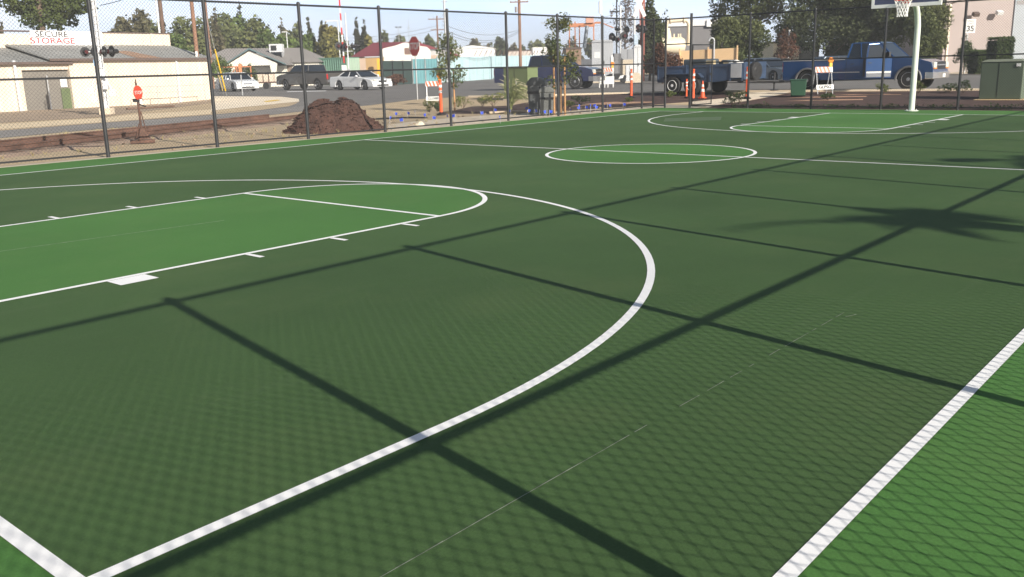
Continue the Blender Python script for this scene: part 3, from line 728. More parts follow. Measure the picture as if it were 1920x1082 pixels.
for s in (-1, 1):
    mb = MB(); mb.cbox((-8.1, s*2.7, 2.3), (.12, .5, .35)); mb.build('taillight', m_redlens, t)
mb = MB(); mb.tube((5, 2.6, 1.8), (8.6, 0, 1.55), .14, n=6); mb.tube((5, -2.6, 1.8), (8.6, 0, 1.55), .14, n=6); mb.tube((8.6, 0, 1.55), (9.3, 0, 1.55), .16, n=6); mb.tube((7.9, 0, .5), (7.9, 0, 2.7), .12, n=8); mb.cbox((7.9, 0, .4), (.8, .8, .1)); mb.build('drawbar', m_black, t)
mb = MB(); mb.box(3.3, 4.85, -tw-.2, -tw-.1, 2.15, 3.95); mb.build('tread_plate', m_galv, t, bevel=.02)
sw_ = wheel(t, 5.9, -1.6, 1.2, .7, .56, m_black, 'spare_wheel'); sw_.rotation_euler = (0, 0, math.radians(82)); sw_.location.z = 2.95*F
# what lies in the trailer
t2 = thing('load_of_tools', 'heap of dark tarps, buckets and pale bags loaded in the low blue trailer', 'load', P+Vector((0, 0, 1.95)), -math.pi/2)
rr = random.Random(12)
mb = MB()
for i in range(7): mb.cbox((rr.uniform(-3.5, 4.2), rr.uniform(-2.2, 2.2), rr.uniform(1.2, 1.9)), (rr.uniform(1.2, 2.6), rr.uniform(.8, 1.8), rr.uniform(.9, 2.2)), rz=rr.uniform(0, 3))
mb.cbox((-3.0, 0, 1.9), (3.6, 3.8, 1.7)); mb.build('tarpaulin', pm('tarp', (.05, .065, .08), .8, v=.3, s=3), t2, bevel=.2)
mb = MB()
for i in range(5): mb.ball((rr.uniform(2.0, 4.5), rr.uniform(-2, 1), rr.uniform(1.9, 2.3)), (rr.uniform(.3, .6), .4, rr.uniform(.2, .4)), 8)
mb.build('bags', m_wpaint, t2, smooth=True)
mb = MB(); mb.cbox((2.2, -1.2, 2.1), (2.2, .6, .5)); mb.cbox((-.8, -1.5, 2.2), (1.3, .7, .6)); mb.build('crates', pm('tan_crates', (.42, .34, .2), .8, v=.2), t2, bevel=.04)
# other vehicles
pickup('pickup_truck', 'dark navy pickup facing the camera side, behind the green utility cabinet', GD(1030, 171), hd(math.cos(.42), -math.sin(.42)), m_navy, wr=1.35)
sedan('parked_sedan', 'white four door sedan by the house, nose turned toward the court', GD(446, 238), hd(math.cos(.95), -math.sin(.95)), m_wcar)
sedan('parked_coupe', 'white two door coupe on the street left of the stop sign', GD(677, 214), hd(math.cos(.72), -math.sin(.72)), m_wcar, coupe=True)
pickup('pickup_truck', 'dark grey pickup seen from behind in front of the green container', GD(584, 232), hd(-.78, .62), m_greycar, wr=1.3)
# vehicles half hidden in the car park behind the blue pickup
sedan('parked_sedan', 'grey-blue car roof showing behind the bed of the blue pickup', GD(1570, 180), hd(1, .1), pm('grey_blue_paint', (.10, .13, .17), .35, metal=.4, coat=.6))

# ------------------------------------------------------------------ street furniture near the beds
def delineator(label, loc, h=3.9, group='orange delineator posts'):
    t = thing('delineator_post', label, 'delineator', loc, 0, group)
    mb = MB(); mb.lathe([(.55, 0), (.55, .1), (.3, .22), (.2, .3)], n=16); mb.build('base', m_black, t, smooth=True)
    mb = MB(); mb.lathe([(.19, .2), (.17, h-.5), (.15, h-.35), (.11, h-.28), (.16, h-.2), (.15, h), (.02, h+.03)], n=16); mb.build('tube', m_orange, t, smooth=True)
    for z in (h*.62, h*.78):
        mb = MB(); mb.lathe([(.2, z), (.2, z+.28)], n=16); mb.build('reflective_band', m_wpaint, t, smooth=True)
    return t
d0 = delineator('orange delineator post in the mulch in front of the navy pickup', GD(1183.5, 126))
dup(d0, 'orange delineator post left of the staked young tree, near the stop sign', GD(827.5, 103))
dup(d0, 'orange delineator post at the tall gate post, in front of the trailer', G(1299.5, 188.5))
dup(d0, 'orange delineator post right of the open gate at the trailer tongue', GD(1400, 114))
dup(d0, 'short orange delineator post just left of the tall gate post by the trailer wheels', GD(1287, 121)).scale = (.62, .62, .62)
t = thing('traffic_cone', 'orange traffic cone with two white bands beside the trailer', 'traffic cone', GD(1317, 118.5))
t.scale = (.76, .76, .78)
mb = MB(); mb.cbox((0, 0, .08), (1.1, 1.1, .14)); mb.build('base', m_orange, t, bevel=.03)
mb = MB(); mb.lathe([(.46, .14), (.1, 2.85), (.02, 2.87)], n=18); mb.build('cone', m_orange, t, smooth=True)
for z0, z1 in ((1.1, 1.55), (1.9, 2.3)):
    f = lambda z: .46-.36*(z-.14)/2.71+.012
    mb = MB(); mb.lathe([(f(z0), z0), (f(z1), z1)], n=18); mb.build('reflective_band', m_wpaint, t, smooth=True)
def barricade(label, loc, rz, bands=1, lower='', light=True, w=2.1, h=3.4, sgn=1):
    t = thing('barricade', label, 'barricade', loc, rz, 'folding barricades with warning lights')
    for sy in (-1, 1):
        for sx in (-1, 1):
            mb = MB(); mb.tube((sx*w/2, sy*.85, 0), (sx*w/2, sy*.08, h), .06, n=6); mb.build('leg', pm('leg_grey', (.5, .47, .42), .7) if False else m_galv, t)
    def board(z, hh, nm):
        y = -.08-(.77)*(1-z/h)-.07
        k = -math.atan(.77/h)
        mb = MB(); mb.cbox((0, y, z), (w+.3, .06, hh), M=Matrix.Rotation(k, 3, 'X')); return mb.build(nm, m_wpaint, t), y, k
    b, y, k = board(h-.35, .68, 'striped_board')
    mb = MB(); Mx = Matrix.Rotation(k, 3, 'X')
    n = 4
    for i in range(n):
        x = -(w+.3)/2+.12+i*(w+.1)/n
        q = [(x, -.34), (x+.3, -.34), (x+.3-.28*sgn+.05, .34), (x-.28*sgn+.05, .34)]
        q = [(max(-(w+.3)/2, min((w+.3)/2, a)), c) for a, c in q]
        mb.add([Vector((0, y, h-.35))+Mx @ Vector((a, -.036, c)) for a, c in q], [(0, 1, 2, 3)])
    mb.build('stripes', m_orange, b, fix=False)
    b2, y2, k2 = board(.85, .58, 'lower_board')
    if lower: text(lower, .52 if len(lower) < 6 else .44, Matrix.Translation((0, y2-.04, .85)) @ Matrix.Rotation(math.pi/2+k2, 4, 'X'), m_blackink, b2, 'lettering', sx=1.1, font_w=.022)
    if light:
        mb = MB(); mb.cbox((w/2-.1, -.1, h+.2), (.42, .3, .5)); l = mb.build('battery_box', pm('yellow_plastic', (.75, .5, .06), .5), t, bevel=.05)
        mb = MB(); mb.tube((w/2-.1, -.22, h+.78), (w/2-.1, .02, h+.78), .36, n=18); mb.build('warning_lens', m_amber, l, bevel=.05)
    return t
fc = hd(1, 0)
barricade('striped barricade with amber light and black lettering in front of the blue pickup', G(1541, 176), fc+.15, lower='GLPSG', w=2.0, h=3.35)
barricade('striped barricade with amber light behind the orange delineator, right of the stop sign', GD(814, 134), fc+.1, lower='CLOSED', w=2.0, h=3.3)
barricade('striped barricade with amber light before the silver railway cabinet', GD(1141, 178), fc, lower='', w=1.7, h=3.6)
t = thing('road_sign_board', 'low white sign board on the far kerb right of the navy pickup', 'sign board', GD(1137, 171), fc)
mb = MB(); mb.cbox((0, 0, 1.5), (2.9, .1, 1.1)); mb.cbox((0, -.02, .75), (2.9, .1, .22)); mb.build('board', m_wpaint, t)
for x in (-1.3, -.3, .3, 1.3):
    mb = MB(); mb.cbox((x, 0, .4), (.16, .12, .8)); mb.build('leg', m_wpaint, t)

# stop sign
P = G(782, 186)
t = thing('stop_sign', 'red octagonal STOP sign on a grey post behind the left fence', 'stop sign', P, hd(.62, -.78))
hh = HZ(P, 68)-P.z; lo = HZ(P, 105.5)-P.z; rs = (hh-lo)/2; zc = (hh+lo)/2
mb = MB(); mb.box(-.09, .09, 0, .16, -.3, hh-.15); mb.build('post', m_galv, t, bevel=.02)
oc = lambda r: [(r/math.cos(math.pi/8)*math.cos(math.pi/8+i*math.pi/4), zc+r/math.cos(math.pi/8)*math.sin(math.pi/8+i*math.pi/4)) for i in range(8)]
mb = MB(); mb.prism(oc(rs), -.05, -.02, 'y'); pl = mb.build('plate', m_wpaint, t)
mb = MB(); mb.prism(oc(rs*.94), -.062, -.051, 'y'); mb.build('red_face', m_redpaint, pl)
text('STOP', rs*.98, Matrix.Translation((0, -.07, zc-.03)) @ Matrix.Rotation(math.pi/2, 4, 'X'), m_wpaint, pl, 'lettering', sx=.82, font_w=.02)
# speed limit sign
P = G(1808, 137.5)
t = thing('speed_limit_sign', 'white speed limit 35 sign on a thin post by the pink building', 'road sign', P, hd(1, 0))
hh = HZ(P, 36)-P.z; lo = HZ(P, 62)-P.z; ww = (hh-lo)*.76
mb = MB(); mb.box(-.12, .12, 0, .2, -.3, hh-.2); mb.build('post', m_galv, t)
mb = MB(); mb.cbox((.45, -.04, (hh+lo)/2), (ww, .05, hh-lo)); pl = mb.build('plate', m_wpaint, t)
Mt = lambda x, z: Matrix.Translation((x+.45, -.075, z)) @ Matrix.Rotation(math.pi/2, 4, 'X')
hgt = hh-lo
text('SPEED', hgt*.2, Mt(0, lo+hgt*.84), m_blackink, pl, 'lettering'); text('LIMIT', hgt*.2, Mt(0, lo+hgt*.66), m_blackink, pl, 'lettering')
text('35', hgt*.58, Mt(0, lo+hgt*.3), m_blackink, pl, 'lettering', font_w=.05)

# green utility cabinets
m_ugreen = pm('utility_green', (.150, .195, .085), .6, v=.08, s=1.5, v2=.04, s2=30)
m_dkgreen = pm('transformer_green', (.095, .125, .085), .65, v=.1, s=1.5)
Pl = GD(947, 138); Pr = GD(1003, 133)
t = thing('utility_cabinet', 'olive green utility cabinet behind the plume grass', 'utility cabinet', GD(968, 134), -math.pi/2)
mb = MB(); mb.box(-2.5, 2.4, -.1, 2.5, -.1, .15); mb.build('plinth', m_side, t)
mb = MB(); mb.box(-2.35, 2.25, 0, 2.4, .15, 4.55); mb.build('case', m_ugreen, t, bevel=.04)
mb = MB(); mb.box(-2.42, 2.32, -.07, 2.47, 4.55, 4.72); mb.build('lid', m_ugreen, t, bevel=.04)
mb = MB(); mb.box(-.27, -.23, -.03, -.002, .3, 4.45); mb.build('door_seam', m_black, t)
mb = MB(); mb.cbox((.05, -.05, 2.5), (.2, .1, .5)); mb.build('door_handle', m_galv, t)
P = G(1868, 186.5); bh = HZ(P, 113)-P.z
t = thing('transformer_box', 'large dull green transformer box on a tan concrete pad at the right fence', 'transformer box', P, -math.pi/2)
mb = MB(); mb.box(-2.1, 2.75, -.5, 3.8, -.5, .02); mb.build('pad', pm('tan_pad', sr(196, 170, 130), .9, v=.1), t, bevel=.05)
mb = MB(); mb.box(-1.75, 2.3, 0, 3.2, .02, bh-.15); mb.build('case', m_dkgreen, t, bevel=.08)
mb = MB(); mb.frustum([(-1.8, -.08, bh-.15), (2.36, -.08, bh-.15), (2.36, 3.3, bh-.15), (-1.8, 3.3, bh-.15)], [(-1.35, .5, bh+.1), (1.8, .5, bh+.1), (1.8, 2.9, bh+.1), (-1.7, 2.9, bh+.1)]); mb.build('lid', pm('lid_green', (.17, .19, .14), .6), t, bevel=.03)
mb = MB(); mb.cbox((1.8, -.05, bh-.5), (.4, .06, .3)); mb.build('label_plate', m_wpaint, t)
mb = MB(); mb.box(-.04, 0, -.02, .01, .2, bh-.3); mb.build('door_seam', m_black, t)
# green wheeled bin lying right of the path
t = thing('green_bin', 'green plastic bin with a dark opening at the rear wheel of the blue pickup', 'bin', G(1496, 181), hd(1, -.3))
mb = MB(); mb.frustum([(-.85, -.7, .1), (.85, -.7, .1), (.85, .7, .1), (-.85, .7, .1)], [(-.98, -.85, 2.0), (.98, -.85, 2.0), (.98, .85, 2.0), (-.98, .85, 2.0)]); mb.build('body', pm('bin_green', (.022, .075, .042), .5), t, bevel=.1)
mb = MB(); mb.box(-1.05, 1.05, -.93, .93, 2.0, 2.1); mb.build('lid', pm('bin_lid', (.022, .08, .045), .5), t, bevel=.04)
for s in (-1, 1):
    mb = MB(); mb.tube((s*.6, .85, .3), (s*.85, .85, .3), .3, n=14); mb.build('wheel', m_tyre, t)
# two wrapped litter bins behind the fence
def bin_(name, label, loc, rz, m, h, w):
    t = thing(name, label, 'bin', loc, rz)
    mb = MB(); mb.frustum([(-w*.42, -w*.42, 0), (w*.42, -w*.42, 0), (w*.42, w*.42, 0), (-w*.42, w*.42, 0)], [(-w*.5, -w*.5, h*.78), (w*.5, -w*.5, h*.78), (w*.5, w*.5, h*.78), (-w*.5, w*.5, h*.78)]); mb.build('body', m, t, bevel=.08)
    mb = MB(); mb.prism([(-w*.56, h*.78), (w*.56, h*.78), (w*.5, h*.9), (w*.2, h), (-w*.25, h), (-w*.52, h*.88)], -w*.54, w*.54, 'y'); mb.build('lid', m, t, bevel=.07)
    mb = MB(); mb.box(-w*.5, w*.5, -w*.5-.06, -w*.5-.0, h*.55, h*.62); mb.box(w*.2, w*.3, -w*.5-.05, -w*.5, .1, h*.75); mb.build('straps', m_black, t)
    for s in (-1, 1):
        mb = MB(); mb.tube((s*w*.3, w*.5, .28), (s*w*.42, w*.5, .28), .28, n=12); mb.build('wheel', m_tyre, t)
    return t
m_gbin = pm('grey_plastic', (.085, .092, .095), .55, v=.3, s=4)
bin_('wheeled_bin', 'dark grey wheeled bin beside the plume grass and green cabinet', GD(1008, 101), hd(1, -.2), m_gbin, 3.9, 1.9)
bin_('wheeled_bin', 'smaller strapped grey bin right of the dark one, by the tree stakes', GD(1026, 97), hd(1, -.1), pm('mid_grey_plastic', (.15, .155, .15), .55, v=.2, s=4), 3.0, 1.5)
# long pale timber and small things on the bed edge
t = MB(); t.cbox((0, 0, .12), (6.5, .3, .22)); o = t.build('timber_beam', pm('pale_timber', sr(200, 180, 155), .8), None, bevel=.02); q = GD(968, 104); o.location = q*F; o.rotation_euler = (0, 0, hd(1, .35)); tag(o, 'pale timber beam lying on the bed edge left of the grey bins', 'timber')
o = heap('rock', 'small pale rock on the pavement right of the mulch pile', 'rock', GD(788, 84)+Vector((0, 0, -.03)), 1.5, 1.0, [(0, 0, .8, .8, .42)], m_pale, 9, nx=14, ny=12, rough=.1)

# plume grass
rr = random.Random(8); P = GD(958, 112)
t = thing('plume_grass', 'tall pale arching ornamental grass in front of the olive cabinet', 'grass clump', P, 0)
mb = MB(); mh = MB()
for i in range(150):
    a = rr.gauss(0, .55); out_ = rr.uniform(.3, 3.4)*(1 if rr.random() < .86 else -.5); hgt = rr.uniform(2.2, 4.4)*(1-.08*abs(out_))
    dirv = (RV*math.cos(a)+FV*math.sin(a)); pts = []
    for k in range(7):
        f = k/6; pts.append(dirv*(out_*f**1.7+rr.uniform(-.02, .02))+Vector((rr.uniform(-.2, .2)*(1-f)*.6, rr.uniform(-.2, .2)*.6, hgt*(1-(1-f)**1.7)-(.35*out_*f**4 if out_ > 0 else 0))))
    for p, q in zip(pts, pts[1:]): mb.tube(p, q, .022, n=3, cap=False)
    if i % 2 == 0: mh.tube(pts[-2], pts[-1]+(pts[-1]-pts[-2])*.6, .045, .01, n=4)
mb.build('blades', pm('straw_green', (.30, .33, .13), .8, v=.2, s=3), t, fix=False); mh.build('plumes', pm('plume', (.55, .5, .33), .9), t)

# shrubs in the beds
lf_olive = leafmat('olive_leaf', (.13, .15, .045), (.06, .09, .03), 1.5)
lf_yel = leafmat('yellow_green_leaf', (.20, .21, .055), (.10, .13, .035), 1.5)
lf_dk = leafmat('dark_leaf', (.035, .060, .022), (.055, .085, .028), 1.2)
for i, (u, d, wd, h, m, lb) in enumerate([
    (868, 118, 3.2, 1.9, lf_yel, 'pale yellow-green bush in the bed, left one of the pair beyond the young tree'),
    (925, 122, 3.6, 1.9, lf_yel, 'pale yellow-green bush in the bed, right one of the pair beside the green cabinet'),
    (905, 124, 2.6, 1.5, lf_olive, 'low olive bush between the two pale bushes in the bed'),
    (805, 112, 1.8, 1.5, lf_olive, 'thin olive weed clump left of the orange delineator by the stop sign'),
    (820, 111, 1.2, 1.3, lf_dk, 'dark weed clump touching the orange delineator by the stop sign'),
    (1090, 118, 2.6, 1.3, lf_dk, 'small dark shrub in the mulch right of the staked tree'),
    (1068, 114, 1.8, 1.0, lf_olive, 'small olive plant at the foot of the staked young tree'),
    (1258, 124, 1.6, .8, lf_olive, 'small plant in the mulch left of the open gate'),
    (1280, 126, 1.3, .7, lf_olive, 'small plant by the tall gate post foot'),
    (1373, 105, 2.4, 1.7, lf_dk, 'dark shrub at the path edge right of the open gate leaf'),
    (1388, 108, 1.6, 1.4, lf_dk, 'dark shrub against the orange delineator right of the gate'),
    (1552, 106, 1.9, .9, lf_dk, 'small dark shrub below the lettered barricade'),
    (1655, 110, 2.3, 1.5, lf_olive, 'olive shrub in the mulch left of the hoop pole'),
    (1722, 108, 2.0, 1.9, lf_olive, 'olive shrub just right of the hoop pole'),
    (1780, 108, 2.6, 1.4, lf_dk, 'dark shrub between the hoop pole and the transformer box'),
    (1806, 106, 2.0, 1.6, lf_dk, 'dark shrub at the left corner of the transformer pad'),
    (1872, 101, 2.2, 1.2, lf_dk, 'dark shrub in front of the transformer box'),
    (1180, 119, 1.4, .6, lf_olive, 'tiny plant at the foot of the delineator by the navy pickup')]):
    shrub('shrub', lb, GD(u, d), wd, h, m, 40+i, n=int(150+90*wd), leaf=.2, group='shrubs in the planting beds')
# low plants lying along the fence foot, nobody could count them
mb = MB(); rr = random.Random(77)
for i in range(420):
    y = rr.uniform(-5, 46); x = 92.6+abs(rr.gauss(0, 1.4)); z = T(x)
    if rr.random() < .45+.5*math.sin(y*.9)*math.sin(y*.37+1): continue
    leaves(mb, [((x, y, z+.14), (.45, .45, .2))], 14, .17, rr)
o = mb.build('ground_cover', lf_dk, fix=False); tag(o, kind='stuff')

# blue marking flags
def flag(loc, rz, group='small blue marking flags in the beds'):
    t = thing('marker_flag', 'small blue plastic marking flag on a wire stuck in the ground', 'marker flag', loc, rz, group)
    mb = MB(); mb.tube((0, 0, 0), (.03, 0, .75), .018, n=4); mb.build('wire', m_galv, t)
    mb = MB(); mb.add([(.02, 0, .45), (.3, .05, .41), (.36, -.03, .66), (.03, 0, .74)], [(0, 1, 2, 3)]); mb.add([(.02, .012, .45), (.3, .062, .41), (.36, -.018, .66), (.03, .012, .74)], [(3, 2, 1, 0)]); mb.build('flag', m_flag, t, fix=False)
    return t
m_flag = pm('flag_blue', (.02, .06, .50), .6)
fl0 = flag(GD(731, 88), .3)
for i, (u, d) in enumerate([(741, 96), (757, 84), (764, 97), (779, 101), (799, 92), (811, 86), (854, 89), (838, 90), (901, 93), (907, 93), (926, 99), (958, 96), (938, 84), (990, 95), (991, 101), (1003, 95), (1012, 94), (1024, 92), (1030, 92), (1041, 97), (1069, 96), (1085, 104), (1088, 99), (1097, 100), (1107, 98), (1108, 104), (1116, 99), (1118, 104), (1133, 101), (1139, 104), (1146, 103), (1168, 105)]):
    dup(fl0, 'small blue plastic marking flag on a wire stuck in the ground', GD(u, d), (i*2.4) % 6.28)
# dark irrigation hose
P = [GD(705+i*12, 98-abs(i-4)*.35)+Vector((0, 0, .06)) for i in range(9)]
mb = MB(); mb.path([p-P[0] for p in P], .09, 6); o = mb.build('irrigation_hose', m_black, smooth=True); o.location = P[0]*F; tag(o, 'dark irrigation hose lying on the dirt behind the fence, right of the mulch pile', 'hose')

# young trees tied to stakes
lf_young = leafmat('young_leaf', (.085, .115, .045), (.16, .17, .05), 1.2)
def young(label, loc, h, seed, stakes, wd):
    rr = random.Random(seed); t = thing('young_tree', label, 'tree', loc, 0, 'staked young trees')
    mb = MB(); mb.path([(0, 0, -.2), (.1, 0, h*.4), (-.05, .1, h*.75), (.05, 0, h)], .09, 8, r1=.02)
    bl = []
    for i in range(26):
        z = h*rr.uniform(.28, .98); a = rr.uniform(0, 6.28); l = wd*.5*(1.05-.75*(z/h-.28))*rr.uniform(.5, 1.1)
        e = (math.cos(a)*l, math.sin(a)*l, z+l*.6); mb.path([(0, 0, z), (e[0]*.5, e[1]*.5, z+l*.2), e], .03, 4, r1=.01)
        bl.append((e, (.62, .62, .7))); bl.append(((e[0]*.5, e[1]*.5, z+l*.2), (.5, .5, .6)))
    mb.build('trunk', m_bark, t, smooth=True)
    mb = MB(); leaves(mb, bl, 2600, .26, rr); mb.build('crown', lf_young, t, fix=False)
    for (x, y, sh) in stakes:
        s = thing('tree_stake', 'orange-brown wooden stake beside the '+('left' if seed == 1 else 'right')+' young tree, stake at its '+('left' if x < -.2 else 'right' if x > .3 else 'middle'), 'stake', Vector(loc)+RV*x+FV*y, 0, 'wooden tree stakes')
        mb = MB(); mb.tube((0, 0, -.2), (0, 0, sh), .11, .1, n=8); mb.build('pole', m_stake, s, smooth=True)
        mb = MB(); mb.tube((0, 0, sh*.86), (.25, 0, sh*.86), .04, n=6); mb.tube((0, 0, sh*.82), (0, 0, sh*.9), .13, n=8); mb.build('strap', m_black, s)
P = GD(843, 112)
young('thin young tree tied to one stake, left of the olive cabinet', P, HZ(P, 62)-P.z, 1, [(.65, 0, HZ(GD(852, 112), 134)-P.z)], 3.8)
P = GD(1050, 97)
young('young tree with a pointed leader between wooden stakes, right of the grey bins', P, HZ(P, 40)-P.z, 2, [(-.6, 0, HZ(P, 106)-P.z), (.15, .5, HZ(P, 150)-P.z), (.55, .1, HZ(P, 106)-P.z)], 3.6)

# ------------------------------------------------------------------ the far hoop
m_pgreen = pm('hoop_pole_paint', (.58, .63, .56), .35, v=.06, s=2, coat=.2)
t = thing('basketball_hoop', 'basketball hoop on a curved pale green gooseneck pole at the far baseline', 'basketball hoop', (88.9, 25.0, 0), 0)
mb = MB()
pts = [(0, 0, 0), (0, 0, 7.2)]+[(-2.4*(1-math.cos(a)), 0, 7.2+2.9*math.sin(a)) for a in [math.radians(9*i) for i in range(1, 11)]]+[(-3.3, 0, 10.14)]
mb.path(pts, .27, 16); mb.build('pole', m_pgreen, t, smooth=True)
mb = MB(); mb.lathe([(.62, 0), (.62, .06), (.3, .09)], n=16); bp_ = mb.build('base_plate', m_pgreen, t)
for i in range(4): mb = MB(); mb.tube((.47*math.cos(i*1.571+.785), .47*math.sin(i*1.571+.785), .05), (.47*math.cos(i*1.571+.785), .47*math.sin(i*1.571+.785), .16), .05, n=6); mb.build('bolt', m_galv, bp_)
mb = MB(); mb.tube((-3.2, 0, 10.9), (-2.6, 0, 9.95), .09, n=6)
for s in (-1, 1): mb.tube((-3.75, s*1.5, 12.4), (-2.9, 0, 10.2), .07, n=6); mb.tube((-3.75, s*1.5, 9.8), (-2.9, 0, 10.1), .07, n=6)
mb.build('bracket', m_pgreen, t)
bx = -3.9
mb = MB(); mb.box(bx, bx+.1, -3, 3, 9.5, 13); bb = mb.build('backboard', pm('board_face', (.05, .06, .12), .35), t); 
mb = MB()
for a in ((-3.05, 3.05, 9.42, 9.72), (-3.05, 3.05, 12.78, 13.08)): mb.box(bx-.04, bx+.14, a[0], a[1], a[2], a[3])
for y in (-3.05, 2.8): mb.box(bx-.042, bx+.142, y, y+.25, 9.72, 12.78)
mb.build('board_frame', m_wpaint, bb)
mb = MB()
for q in ((-1, 1, 10.0, 10.15), (-1, 1, 11.35, 11.5)): mb.box(bx-.02, bx-.005, q[0], q[1], q[2], q[3])
for y in (-1, .85): mb.box(bx-.021, bx-.006, y, y+.15, 10.15, 11.35)
mb.build('target_square', m_redpaint, bb)
mb = MB(); mb.path([(bx-.62-.75*math.cos(a)-.13, .75*math.sin(a), 10) for a in [2*math.pi*i/32 for i in range(33)]], .045, 8); mb.cbox((bx-.02, 0, 9.95), (.1, .7, .5)); mb.cbox((bx-.1, 0, 10.0), (.3, .35, .08)); mb.build('rim', m_redpaint, t, smooth=True)
mb = MB(); cx_ = bx-.75; k = 12
def np_(i, j): 
    r = (.74, .62, .52, .46, .44, .45)[j]; a = 2*math.pi*(i+.5*(j % 2))/k; return (cx_+r*math.cos(a), r*math.sin(a), 9.98-j*.29)
for j in range(5):
    for i in range(k):
        mb.tube(np_(i, j), np_(i, j+1), .022, n=4, cap=False); mb.tube(np_(i, j), np_(i-1 if j % 2 == 0 else i+1, j+1), .022, n=4, cap=False)
mb.build('net', m_wpaint, t, fix=False)

# stones and dry weeds scattered on the bare ground, nobody could count them
rr = random.Random(91); mb = MB(); mw = MB()
for i in range(1100):
    x = rr.uniform(8, 90); y = rr.uniform(56.2, 62+ (24 if x < 75 else 6)); s_ = rr.uniform(.04, .16)
    if rr.random() < .25: mb.cbox((x, y, T(x)-.03+s_*.25), (s_*1.4, s_, s_*.7), rz=rr.uniform(0, 3))
    elif math.sin(x*.35)+math.sin(y*.8+x*.1) > .3:
        for k in range(5):
            a = rr.uniform(0, 6.28); mw.add([(x, y, T(x)-.06), (x+.05, y, T(x)-.06), (x+math.cos(a)*.22, y+math.sin(a)*.22, T(x)+rr.uniform(.12, .4))], [(0, 1, 2)])
o = mb.build('stones', m_gravel); tag(o, kind='stuff')
o = mw.build('dry_weeds', pm('dry_weed', (.30, .25, .12), .9, v=.3, s=1), fix=False); tag(o, kind='stuff')
# ------------------------------------------------------------------ buildings
class Wall:
    """vertical plane through two ground points; local x runs along it, y goes into the building"""
    def __init__(s, A, B, back=0.):
        s.A = Vector((A[0], A[1], 0)); B = Vector((B[0], B[1], 0)); s.x = (B-s.A).normalized(); s.n = Vector((-s.x.y, s.x.x, 0))
        if s.n.dot(FV) < 0: s.n = -s.n
        s.len = (B-s.A).length; s.rz = math.atan2(s.x.y, s.x.x); s.flip = 1 if Vector((-s.x.y, s.x.x, 0)).dot(s.n) > 0 else -1
        s.back = back
    def hit(s, u, v, back=None):       # (x along, z) where the sight line meets the plane set back by `back`
        bk = s.back if back is None else back
        d = ray(u, v); o = Vector(CAM); A = s.A+s.n*bk
        t = (A-o).dot(s.n)/d.dot(s.n); P = o+d*t
        return ((P-s.A).dot(s.x), P.z)
m_stucco = pm('cream_stucco', sr(207, 193, 176), .9, v=.06, s=.5, streak=.09, v2=.05, s2=12, bump=.2, bs=30)
m_metalroof = pm('weathered_metal_roof', (.26, .26, .25), .6, v=.22, s=.35, v2=.08, s2=6)
m_rustroof = pm('rusty_roof_sheet', (.30, .17, .10), .8, v=.25, s=.8)
m_trim = pm('brown_trim', (.10, .07, .06), .7)
m_door = pm('rollup_door', (.17, .155, .135), .6, v=.08, s=1)
m_signw = pm('sign_white', (.85, .83, .83), .6, v=.02)
# storage building
W_ = Wall(G(-60, 213), G(393, 186)); hit = W_.hit
t = thing('storage_building', 'long cream stucco storage building with a grey shed roof and a painted roof sign', 'building', W_.A, W_.rz)
e0 = hit(0, 117.5)[1]; e1 = hit(128, 117)[1]; xR = hit(394, 150)[0]; xs = hit(131, 150)[0]; e2 = hit(380, 109)[1]; e3 = hit(140, 111)[1]
BK = 13.
dx0, dz = hit(40, 131); dx1 = hit(137, 165)[0]; dz = hit(90, 131)[1]
mb = MB()
X0 = -25
mb.box(X0, dx0, 0, .6, -.6, e0-.05); mb.box(dx1, xs, 0, .6, -.6, e0-.05); mb.box(dx0, dx1, 0, .6, dz, e0-.05)
mb.box(xs+.003, xR, -.3, .6, -.6, e2-.05); mb.box(xR-.6, xR, .6, 30, -.6, e2-.06)
wl = mb.build('wall', m_stucco, t)
def zat(v, u, bk): return hit(u, v, bk)[1]
r0 = zat(90, 30, BK); r1 = zat(85, 250, BK)
def roof_piece(xa, xb, ya, za, yb, zb, mat, nm, ribs=True, xbt=None):
    xbt = xb if xbt is None else xbt
    mb = MB(); mb.frustum([(xa, ya, za-.18), (xb, ya, za-.18), (xbt, yb, zb-.18), (xa, yb, zb-.18)], [(xa, ya, za), (xb, ya, za), (xbt, yb, zb), (xa, yb, zb)])
    if ribs:
        n = int((xb-xa)/1.2)
        for i in range(n):
            x = xa+.4+i*1.2; f = 1 if x < xbt else max(0, (xb-x)/(xb-xbt))
            if f < .05: continue
            mb.tube((x, ya, za+.03), (x, ya+(yb-ya)*f, za+(zb-za)*f+.03), .07, n=4)
    return mb.build(nm, mat, t)
roof_piece(X0, xs+.5, -.7, e0, BK, r0, m_metalroof, 'roof')
xh = hit(320, 90, BK)[0]
roof_piece(xs-3.8, xR+.6, -1.0, e2+.0, BK, r1, m_metalroof, 'roof', xbt=xh)
xa, _ = hit(215, 105, 6); xb, _ = hit(268, 105, 3)
mb = MB(); f0 = lambda y: e2+(r1-e2)*(y+1)/(BK+1)+.06
mb.add([(xa, 6.5, f0(6.5)), (xa, -.9, f0(-.9)), (xb+1.5, -.9, f0(-.9)), (xa+3.2, 6.5, f0(6.5))], [(0, 1, 2, 3)]); mb.build('rusty_sheet', m_rustroof, t, fix=False)
mb = MB(); mb.box(X0, xs+.6, -.85, -.7, e0-.35, e0+.06); mb.box(xs-3.8, xR+.7, -1.15, -1.0, e2-.35, e2+.06); mb.build('gutter', m_trim, t)
pt0 = zat(64, 40, BK); pt1 = zat(63, 250, BK); xp = hit(319, 75, BK)[0]; xq = hit(57, 75, BK)[0]
